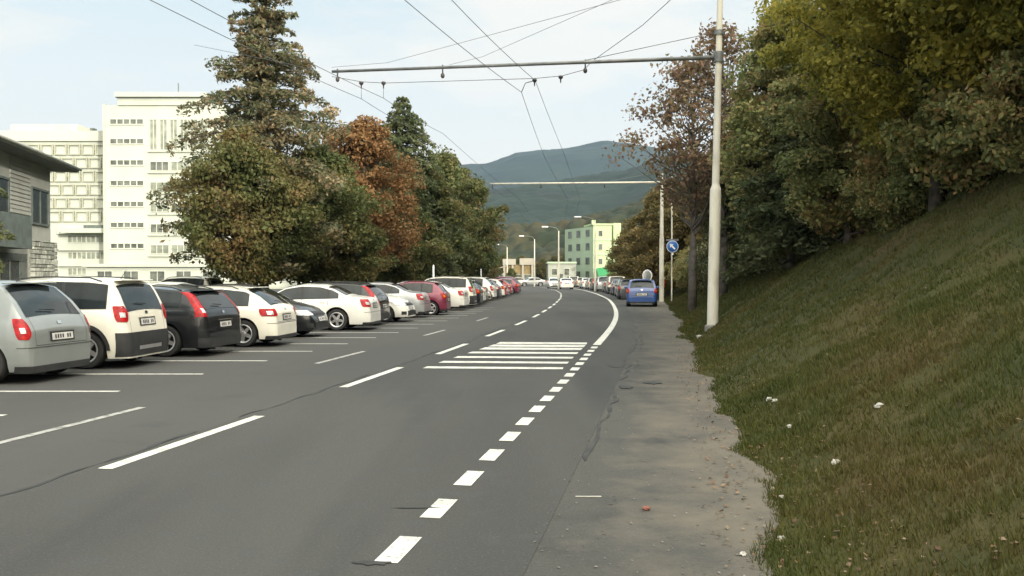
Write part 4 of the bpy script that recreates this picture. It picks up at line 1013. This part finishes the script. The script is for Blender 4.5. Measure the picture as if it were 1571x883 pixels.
def conifer(name, h, r, zb, whorls, per, n_lf, size, m, seed, prof=None, droop=.25, sparse=0., trunk_r=.2, irregular=.35):
    rs = np.random.default_rng(seed); t = empty(name); Pl = []; Nl = []; lb = MB()
    prof = prof or ([0, .05, .3, 1], [.75, 1, .8, .03])
    tot = 0; br = []
    for w in range(whorls):
        f = (w+rs.uniform(0, .8))/whorls; z = zb+(h-zb)*f; R0 = r*float(np.interp(f, *prof))
        for k_ in range(per):
            if rs.random() < sparse: continue
            a = 2*math.pi*(k_+rs.random())/per; l = R0*rs.uniform(1-irregular, 1+irregular*.6); br.append((z, a, max(.12, l))); tot += l
    for z, a, l in br:
        n = max(8, int(n_lf*l/tot)); t_ = rs.random(n)**.65; up = rs.uniform(-.05, .25)
        x = l*t_; zz = z + l*(up*t_ - droop*t_**2*1.3); side = rs.normal(0, 1, n)*.20*l*(1.15-t_)*(.3+t_)*1.2; hang = -np.abs(rs.normal(0, .06, n))*l
        Pl.append(np.stack([np.cos(a)*x-np.sin(a)*side, np.sin(a)*x+np.cos(a)*side, zz+hang+rs.normal(0, .05, n)], 1))
        Nl.append(np.tile([0, 0, 1.2], (n, 1)))
        lb.tube([(0, 0, z), (math.cos(a)*l*.5, math.sin(a)*l*.5, z+l*(up*.5-droop*.33)), (math.cos(a)*l*.97, math.sin(a)*l*.97, z+l*(up-droop*1.3))], [.02+.012*l, .012+.006*l, .006], n=4, cap=False)
    V, Fq = leaf_quads(np.concatenate(Pl), np.concatenate(Nl), size, aspect=2.0, seed=seed+1)
    np_mesh('crown', V, Fq, m, t)
    mb = MB(); mb.tube([(0, 0, -.3), (.05, 0, h*.4), (0, .03, h*.97)], [trunk_r, trunk_r*.65, .02], n=9); mb.build('trunk', M_bark, t)
    lb.build('limbs', M_bark, t)
    return t
LM = {
 'spruce': leaf_mat('needles_greybrown', [(0.061, 0.085, 0.044), (0.119, 0.134, 0.070), (0.194, 0.160, 0.091), (0.306, 0.214, 0.122)], nscale=.6),
 'olive': leaf_mat('leaves_olive_brown', [(0.060, 0.078, 0.026), (0.095, 0.105, 0.034), (0.135, 0.112, 0.042), (0.19, 0.115, 0.048)], nscale=.5, island=.38),
 'green': leaf_mat('leaves_mid_green', [(0.056, 0.080, 0.026), (0.085, 0.108, 0.034), (0.120, 0.122, 0.044), (0.18, 0.145, 0.055)], nscale=.5, island=.38),
 'rust': leaf_mat('leaves_rust', [(0.124, 0.088, 0.039), (0.202, 0.112, 0.047), (0.260, 0.140, 0.057), (0.163, 0.124, 0.052)], nscale=.6, island=.45),
 'cream': leaf_mat('leaves_pale_cream', [(0.208, 0.156, 0.078), (0.338, 0.260, 0.143), (0.156, 0.111, 0.052), (0.442, 0.351, 0.221)], nscale=.8),
 'dark': leaf_mat('needles_dark', [(0.066, 0.090, 0.042), (0.102, 0.126, 0.056), (0.156, 0.150, 0.073)], nscale=.5),
 'yellow': leaf_mat('leaves_yellow_green', [(0.113, 0.130, 0.030), (0.248, 0.248, 0.053), (0.427, 0.372, 0.074), (0.558, 0.473, 0.106)], nscale=.5, transl=.5, island=.55),
 'deep': leaf_mat('leaves_deep_green', [(0.122, 0.155, 0.059), (0.199, 0.230, 0.086), (0.305, 0.282, 0.110), (0.396, 0.241, 0.114)], nscale=.5),
 'red': leaf_mat('leaves_russet', [(0.169, 0.111, 0.078), (0.260, 0.163, 0.111), (0.182, 0.163, 0.072), (0.390, 0.260, 0.195)], nscale=.7, island=.6),
 'brown': leaf_mat('leaves_olive_ochre', [(0.103, 0.097, 0.038), (0.164, 0.141, 0.052), (0.233, 0.172, 0.066), (0.293, 0.207, 0.078)], nscale=.35),
 'shrub': leaf_mat('leaves_shrub_pale', [(0.056, 0.077, 0.031), (0.112, 0.119, 0.049), (0.224, 0.210, 0.112), (0.392, 0.350, 0.224)], nscale=1.2),
}
def place(t, x, y, label, group=None, s=1.0, rz=0.0, z=None, cat='tree', sx=1.0):
    t.location = (x, y, (bank(x, y) if z is None else z)-.05); t.rotation_euler = (0, 0, rz); t.scale = (s*sx, s*sx, s); tag(t, label, cat, group); return t
def dup(t, x, y, label, group=None, s=1.0, rz=0.0, z=None, name=None, cat='tree', sx=1.0, leaf=None):
    c = copy_tree(t, None, leaf)
    if name: c.name = name
    return place(c, x, y, label, group, s, rz, z, cat, sx)

G1 = 'trees behind the left parked row'
# tall thin conifer
D = 42.0; hh = gz(-28, D)
t = conifer('conifer_tree', hh, 4.1, 2.6, 32, 8, 50000, .105, LM['spruce'], 21, prof=([0, .25, .45, .60, .66, .75, .82, .90, .97, 1], [1, 1, .85, .70, .60, .66, .42, .30, .24, .12]), droop=.14, sparse=.14, irregular=.5)
place(t, gx(404, D), D, 'tallest grey green conifer, its narrow top reaching the edge of the sky', G1, z=.1)
D = 38.0
olive = broadleaf('broadleaf_tree', 7.9, 2.5, 1.3, 130, 30000, .115, LM['olive'], 31, rc=.24, twigs=30); place(olive, gx(366, D), D, 'brown and green broadleaf tree, leftmost in front of the hotel', G1, z=.1, sx=.86)
dup(olive, gx(410, 40), 40, 'brown and green broadleaf tree right under the tall conifer', G1, s=.92, rz=2.1, z=.1, sx=1.05)
D = 44.0
green = broadleaf('broadleaf_tree', 8.2, 2.9, 1.0, 150, 34000, .125, LM['green'], 33, rc=.23, twigs=26); place(green, gx(480, D), D, 'green broadleaf tree between the tall conifer and the rust tree', G1, z=.1)
rust = broadleaf('autumn_tree', 10.4, 2.75, 1.6, 120, 28000, .12, LM['rust'], 35, rc=.25, twigs=24, top_pow=.6); place(rust, gx(560, 49), 49, 'rust orange autumn tree in the middle of the left group', G1, z=.1)
t = dup(olive, gx(528, 44), 44, 'low olive tree in front of the rust orange tree', G1, s=.72, rz=4.0, z=.1, sx=1.1)
t = broadleaf('sparse_tree', 11.4, 2.0, 3.2, 60, 5200, .13, LM['cream'], 37, rc=.26, twigs=40, bark=M_twig); place(t, gx(508, 51), 51, 'sparse pale cream tree standing up behind the rust tree', G1, z=.1)
D = 60.0
con = conifer('conifer_tree', gz(150, D), 4.3, 1.6, 34, 11, 46000, .13, LM['dark'], 41, prof=([0, .3, .7, .9, 1], [1, .98, .62, .3, .08]), droop=.3, sparse=.05, irregular=.3); place(con, gx(618, D), D, 'dark pointed conifer right of the rust orange tree', G1, z=.1)
dup(con, gx(588, 63), 63, 'smaller dark conifer half hidden behind the rust tree', G1, s=.9, rz=1, z=.1)
dup(green, gx(650, 60), 60, 'green tree low in front of the pointed conifer', G1, s=1.1, rz=1.2, z=.1)
dup(green, gx(684, 70), 70, 'broad green tree at the right side of the left group', G1, s=1.40, rz=2.6, z=.1, sx=.9)
dup(olive, gx(704, 82), 82, 'olive brown tree behind the broad green one', G1, s=1.45, rz=.7, z=.1)
dup(green, gx(727, 98), 98, 'rounded green brown tree at the right end of the left group', G1, s=.98, rz=5, z=.1, sx=.85)
dup(olive, gx(744, 120), 120, 'last small olive tree before the far shops', G1, s=.72, rz=3, z=.1)
dup(green, gx(610, 54), 54, 'green tree filling the gap under the rust tree', G1, s=.82, rz=3.9, z=.1)
for i, (px, D_) in enumerate(((585, 75), (640, 84), (670, 95), (700, 108), (545, 68))):
    dup(green if i % 2 else olive, gx(px, D_), D_, 'leafy tree in the second line behind the left group', 'second line of left trees', s=1.15, rz=i*1.3, z=.1)
# dark conifer at the left edge of the frame
t = conifer('conifer_tree', 9.6, 2.7, 1.2, 20, 8, 15000, .12, LM['dark'], 45, droop=.2, sparse=.1, irregular=.4); place(t, gx(0, 27)-2.15, 27, 'dark conifer at the left edge in front of the villa', None, z=.1)

# right side
G2 = 'trees along the top of the grassy bank'
yel = broadleaf('maple_tree', 9.2, 3.6, 1.3, 300, 95000, .082, LM['yellow'], 51, rc=.155, twigs=60, low=.3)
def ro(y, d): x, yy, _ = pt(y, edge(y)+d); return x, yy
def put(t, px, D_, label, first=False, group=G2, **k):
    x = gx(px, D_)
    return (place if first else dup)(t, x, D_, label, group, **k)
put(yel, 1570, 17.0, 'large yellow green maple leaning over the bank in the upper right corner', True, s=1.0)
put(yel, 1435, 19.5, 'yellow green tree left of the large corner maple', s=.85, rz=2)
put(yel, 1745, 14, 'yellow green tree cut by the right edge of the picture', s=.9, rz=4)
deep = broadleaf('broadleaf_tree', 11.5, 3.3, .6, 240, 62000, .115, LM['deep'], 53, rc=.19, twigs=30, low=.5)
dcon = conifer('conifer_tree', 12.5, 3.0, .5, 30, 9, 36000, .12, LM['dark'], 55, prof=([0, .3, .7, 1], [1, .95, .55, .06]), droop=.3, sparse=.05, irregular=.3)
put(dcon, 1186, 36, 'dark green conifer just right of the tall pale pole', True, s=.82, sx=1.1)
put(dcon, 1262, 27, 'dense dark conifer between the pole and the yellow trees', s=.62, rz=1.5, sx=1.3)
put(deep, 1300, 24, 'deep green broadleaf tree in the middle of the bank top', True, s=.55, rz=1, sx=1.15)
put(deep, 1215, 29, 'deep green tree directly behind the tall pale pole', s=.78, rz=3)
put(deep, 1450, 26, 'deep green tree behind the yellow maples', s=1.0, rz=2)
put(deep, 1590, 21, 'dark tree in the shade behind the corner maple', s=1.0, rz=4)
red = broadleaf('sparse_cherry_tree', 10.6, 2.75, 3.9, 110, 6500, .105, LM['red'], 57, rc=.22, twigs=100, bark=M_twig, low=.5)
put(red, 1062, 37, 'sparse russet tree with bare twigs left of the tall pale pole', True, s=1.0)
put(red, 1110, 36, 'sparse russet tree behind the tall pale pole', s=1.05, rz=2.2)
brn = broadleaf('autumn_tree', 9.5, 3.2, .5, 150, 30000, .15, LM['brown'], 59, rc=.23, twigs=20, low=.6)
put(brn, 1085, 62, 'dull brown tree behind the blue road sign', True, s=.85)
put(brn, 1000, 70, 'olive brown tree right of the green apartment block', s=.75, rz=1)
put(brn, 968, 92, 'rounded olive tree beside the green apartment block', s=.72, rz=2)
put(brn, 1025, 64, 'olive brown tree behind the far pole', s=.85, rz=4)
put(brn, 1150, 46, 'brown tree at the foot of the wood behind the russet trees', s=.8, rz=5)
put(deep, 1175, 60, 'dark green tree deep in the wood behind the sign', s=.7, rz=5)
# wood on the hillside behind
wood = []
rs = random.Random(17)
for y in np.arange(14, 132, 8.5):
    for d in (11, 17, 24, 33, 43):
        yy = y+rs.uniform(-3, 3); dd = d+rs.uniform(-2.5, 2.5); x, q, _ = pt(yy, edge(yy)+dd)
        if y > 100 and d > 20: continue
        src = rs.choice((deep, deep, brn, dcon)); s_ = rs.uniform(.75, 1.05)*(1 if d < 30 else .9)
        lab = {id(deep): 'deep green leafy tree in the wood that covers the hillside', id(brn): 'brown leafy tree in the wood that covers the hillside', id(dcon): 'dark conifer in the wood that covers the hillside'}[id(src)]
        dup(src, x, q, lab, {id(deep): 'green trees of the hillside wood', id(brn): 'brown trees of the hillside wood', id(dcon): 'conifers of the hillside wood'}[id(src)], s=s_, rz=rs.uniform(0, 6))
# shrubs along the top edge of the grass
b1 = broadleaf('shrub', 2.4, 1.35, .05, 70, 16000, .068, LM['deep'], 61, rc=.3, twigs=14, trunk_r=.04, low=.8)
b2 = broadleaf('shrub', 2.8, 1.3, .1, 70, 11000, .07, LM['shrub'], 63, rc=.3, twigs=16, trunk_r=.04, low=.8)
rs = random.Random(23); nb = 0; f1 = f2 = True
for y in np.arange(9, 62, 1.75):
    for row in (0, 1):
        d = float(np.interp(y, [8, 12, 20, 30, 45, 62], [8.6, 7.4, 5.7, 4.2, 2.6, 2.0]))+row*1.8+rs.uniform(-.5, .5); yy = y+rs.uniform(-.6, .6); x, q, _ = pt(yy, edge(yy)+d)
        pale = rs.random() < .25; s_ = rs.uniform(.6, 1.15)
        lab = 'pale leaved shrub in the hedge along the top of the grass' if pale else 'dark green shrub in the hedge along the top of the grass'; gr = 'pale shrubs under the trees' if pale else 'dark shrubs under the trees'
        if pale and f2: place(b2, x, q, lab, gr, s_, rs.uniform(0, 6), cat='shrub'); f2 = False
        elif not pale and f1: place(b1, x, q, lab, gr, s_, rs.uniform(0, 6), cat='shrub'); f1 = False
        else: dup(b2 if pale else b1, x, q, lab, gr, s_, rs.uniform(0, 6), cat='shrub')
for y in np.arange(66, 125, 4.5):
    x, q, _ = pt(y, edge(y)+1.6+rs.uniform(-.4, .8)); dup(b1, x, q, 'dark green shrub beside the right-hand parked cars', 'shrubs beside the far parked cars', rs.uniform(.6, .95), rs.uniform(0, 6), cat='shrub')

# grass, leaves and litter on the bank
def bank_points(n, y0, y1, d0, d1, seed, pw=1.6):
    r_ = np.random.default_rng(seed); ys_ = y0+(y1-y0)*r_.random(n)**pw; ds_ = d0+(d1-d0)*r_.random(n)
    out = np.empty((n, 3))
    for i in range(n):
        x, q, _ = pt(float(ys_[i]), edge(float(ys_[i]))+float(ds_[i])); out[i] = (x, q, bank(x, q))
    return out
M_grass = leaf_mat('grass_blades', [(0.042, 0.055, 0.012), (0.059, 0.071, 0.015), (0.081, 0.080, 0.021), (0.096, 0.071, 0.025)], transl=.2, nscale=.55, island=.30)
def grass(name, n, y0, y1, d0, d1, h, w, seed, m=M_grass, pw=1.6, thin=True):
    P = np.concatenate([bank_points(n, y0, y1, d0, d1, seed, pw), bank_points(n//2, 2.4, 13, d0, 8.0, seed+3, 1.2)]); r_ = np.random.default_rng(seed+5)
    if thin:
        keep = np.array([vnoise(p[0]*.9+40, p[1]*.9) + .5*vnoise(p[0]*2.7, p[1]*2.7) > -.85+.5*r_.random() for p in P]); P = P[keep]
    P = P[P[:, 2] > -.02]; n = len(P); a = r_.random(n)*6.28; hh_ = h*(.45+r_.random(n)**1.5)*np.interp(P[:, 1], [5, 40], [.9, 1.5]); ww = w*np.interp(P[:, 1], [4, 12, 50], [.8, 1.6, 5])
    dx, dy = np.cos(a)*ww/2, np.sin(a)*ww/2; lx_, ly_ = r_.normal(-.12, .35, n)*hh_, r_.normal(0, .35, n)*hh_
    V = np.stack([np.stack([P[:, 0]-dx, P[:, 1]-dy, P[:, 2]-.01], 1), np.stack([P[:, 0]+dx, P[:, 1]+dy, P[:, 2]-.01], 1), np.stack([P[:, 0]+lx_, P[:, 1]+ly_, P[:, 2]+hh_], 1)], 1).reshape(-1, 3)
    o = np_mesh(name, V, np.arange(len(P)*3).reshape(-1, 3), m); tag(o, 'short olive green grass with dry brown patches on the bank', 'grass', kind='stuff'); return o
grass('grass', 300000, 2.6, 62, -.32, 8.8, .058, .012, 71, pw=1.9)
fl = np.concatenate([bank_points(2200, 3.4, 45, -.45, 5, 81, 1.8), bank_points(1500, 3.6, 30, -.35, .75, 83, 1.5)]); fl[:, 2] = np.maximum(fl[:, 2], .0)+.012
V, Fq = leaf_quads(fl, np.tile([0, 0, 3.5], (len(fl), 1)), .026, aspect=1.3, seed=82)
tag(np_mesh('fallen_leaves', V, Fq, leaf_mat('dry_leaves', [(0.06, 0.035, 0.02), (0.13, 0.075, 0.04), (0.20, 0.13, 0.08), (0.24, 0.19, 0.13)], transl=.1, nscale=2, island=.8)), 'scattered dry brown leaves along the pavement edge', 'leaves', kind='stuff')
gp = []; rg = np.random.default_rng(91)
for i in range(1300):
    y = 3.6+28*rg.random()**1.8; o_ = rg.uniform(4.0, edge(y)+.15); x, q, _ = pt(y, o_); gp.append((x, q, .004))
gp = np.array(gp); V, Fq = leaf_quads(gp, np.tile([0, 0, 6.0], (len(gp), 1)), .014, aspect=1.2, seed=92)
tag(np_mesh('gravel', V, Fq, leaf_mat('grit', [(0.056, 0.052, 0.045), (0.112, 0.105, 0.091), (0.210, 0.196, 0.175)], transl=0, nscale=2, island=.9)), 'loose grit on the worn shoulder', 'grit', kind='stuff')
M_paper = mat('crumpled_paper', (0.42, 0.41, 0.37), rough=.8, var=.15, scale=20)
def crumple(x, y, z, s, label, m=M_paper, flat=.6):
    r_ = random.Random(int(x*1000)); mb = MB(); nu, nv = 9, 6; P = []; s *= .75
    for i in range(nv+1):
        th = math.pi*i/nv; row = []
        base = [1+.35*r_.uniform(-1, 1) for _ in range(nu)]
        for j in range(nu+1):
            k_ = base[j % nu] if 0 < i < nv else 1; row.append((s*k_*math.sin(th)*math.cos(2*math.pi*j/nu), s*k_*math.sin(th)*math.sin(2*math.pi*j/nu), s*flat*k_*math.cos(th)+s*.4))
        P.append(row)
    mb.grid(P, smooth=False); o = mb.build('litter', m, loc=(x, y, z)); tag(o, label, 'litter', 'scraps of litter'); return o
def on_bank(px, py):
    """walk along the view ray until it meets the bank"""
    D_ = 3.0
    while D_ < 60:
        x = gx(px, D_); z = gz(py, D_)
        if z <= max(0, bank(x, D_)): return x, D_, max(0, bank(x, D_))
        D_ += .03
    return x, D_, z
for px, py, s, l in ((1073, 518, .10, 'pale crumpled bag at the pavement edge below the tall pole'), (1181, 616, .055, 'left of two small white scraps in the brown leaves'), (1190, 617, .05, 'right of two small white scraps in the brown leaves'), (1349, 628, .055, 'lone white scrap in the middle of the grassy bank'),
                  (1200, 766, .03, 'small white scrap in the lower grass above the gravel'), (1200, 830, .035, 'whitish stone at the lower edge of the grass'), (1142, 855, .03, 'pale stone lying on the worn shoulder'), (1283, 713, .05, 'pale flattened scrap in the lower grass'), (1212, 657, .04, 'yellowish scrap above the pavement edge')):
    x, y, z = on_bank(px, py); crumple(x, y, z, s, l)
m = MB(); x, y = gx(903, gd(763)), gd(763); m.box(-.10, .10, -.008, .008, 0, .006); o = m.build('twig', M_paper, loc=(x, y, 0)); tag(o, 'short pale stick lying across the shoulder seam', 'twig')
x, y = gx(992, gd(783)), gd(783); crumple(x, y, 0, .035, 'reddish brown lump lying on the shoulder', mat('red_lump', (0.20, 0.08, 0.06), rough=.9))

# ------------------------------------------------------------------ hills far away
M_far = multi_ground('forested_hill', [(0.0115, 0.0231, 0.0154), ((0.0063, 0.0136, 0.0103), .012, .42, .6, 6, .9), ((0.0237, 0.0313, 0.0171), .02, .58, .7, 5, .5)], bump=0)
M_near = multi_ground('autumn_wood', [(0.0189, 0.0264, 0.0110), ((0.0420, 0.0360, 0.0150), .05, .45, .62, 5, .9), ((0.0105, 0.0182, 0.0090), .09, .5, .64, 5, .8)], bump=0)
def hill(name, D0, depth, xs_px, tops, base_y, m, nx, ny, rough, cell, seed):
    """ridge whose skyline is given in photo columns/rows at distance D0+depth; the slope comes down towards the camera"""
    P = []; r_ = np.random.default_rng(seed); tab = r_.random((257, 257))
    def cn(x, y):   # rounded tree crowns: distance to the nearest of jittered points
        xi, yi = math.floor(x), math.floor(y); best = 9
        for i in (-1, 0, 1):
            for j in (-1, 0, 1):
                cx_ = xi+i+tab[(xi+i) % 257, (yi+j) % 257]; cy_ = yi+j+tab[(yi+j) % 257, (xi+i+31) % 257]; best = min(best, (x-cx_)**2+(y-cy_)**2)
        return max(0, 1-best*1.3)
    for j in range(ny+1):
        f = j/ny; D_ = D0+depth*f; row = []
        for i in range(nx+1):
            px = xs_px[0]+(xs_px[-1]-xs_px[0])*i/nx; x = gx(px, D0+depth) if True else 0
            top = EYE+(HZ-float(np.interp(px, xs_px, tops)))*(D0+depth)/F
            pr = math.sin(min(1, f)*math.pi/2)**1.15
            z = top*pr*(1+.10*vnoise(x/(depth*.22), D_/(depth*.22))*(1-f)) + rough*cn(x/cell, D_/cell)*(1 if f < 1 else 1)
            z += rough*2.2*vnoise(x/(cell*7), D_/(cell*7))
            row.append((x, D_, max(base_y, z) if f > 0 else base_y))
        P.append(row)
    back = [(p[0], p[1]+depth*.5, base_y) for p in P[-1]]; P.append(back)
    mb = MB(); mb.grid(P); return tag(mb.build(name, m), kind='structure')
hill('mountain', 1300, 1300, [-900, 300, 560, 660, 720, 752, 790, 830, 880, 915, 950, 1000, 1100, 1300, 2400], [360, 330, 290, 275, 268, 266, 252, 243, 237, 229, 232, 240, 270, 300, 330], -2, M_far, 330, 80, 7, 17, 5)
hill('wooded_hill', 520, 420, [-900, 300, 600, 700, 740, 790, 850, 900, 940, 1000, 1100, 1300, 2400], [400, 392, 350, 320, 308, 300, 292, 284, 278, 260, 245, 235, 240], -2, M_far, 330, 70, 6, 11, 6)
hill('near_wooded_slope', 235, 110, [600, 700, 760, 800, 840, 870, 900, 940, 1000, 1100, 1300, 1500], [404, 396, 388, 384, 375, 358, 340, 322, 300, 280, 270, 262], -2, M_near, 300, 60, 5.5, 6, 7)

# trees round the far houses
for i, (px, D_, s_, k_) in enumerate(((958, 175, 1.0, 'g'), (942, 205, 1.35, 'g'), (925, 215, 1.5, 'o'), (898, 215, 1.35, 'o'), (870, 205, .85, 'o'), (850, 210, .8, 'g'), (832, 205, .75, 'o'), (800, 200, .8, 'o'), (775, 205, .85, 'g'), (752, 195, .8, 'o'), (730, 190, 1.0, 'g'), (980, 150, .9, 'o'), (760, 150, .45, 'o'), (785, 172, .4, 'g'))):
    lab = 'green tree among the far houses at the bend' if k_ == 'g' else 'olive brown tree among the far houses at the bend'
    dup(green if k_ == 'g' else olive, gx(px, D_), D_, lab, 'green trees among the far houses' if k_ == 'g' else 'olive brown trees among the far houses', s=s_, rz=i*1.1, z=0)

# ------------------------------------------------------------------ haze
hz_ = MB(); hz_.box(-2600, 2600, -160, 3600, -40, 700); m = bpy.data.materials.new('haze'); m.use_nodes = True; nt = m.node_tree; nt.nodes.clear()
o_ = nt.nodes.new('ShaderNodeOutputMaterial'); pv = nt.nodes.new('ShaderNodeVolumePrincipled'); pv.inputs['Color'].default_value = (0.50, 0.72, 1.0, 1); pv.inputs['Density'].default_value = 0.00010; pv.inputs['Anisotropy'].default_value = .2
nt.links.new(pv.outputs[0], o_.inputs['Volume'])
hzo = hz_.build('haze', m); tag(hzo, 'thin bluish air between the road and the mountain', 'haze', kind='stuff')
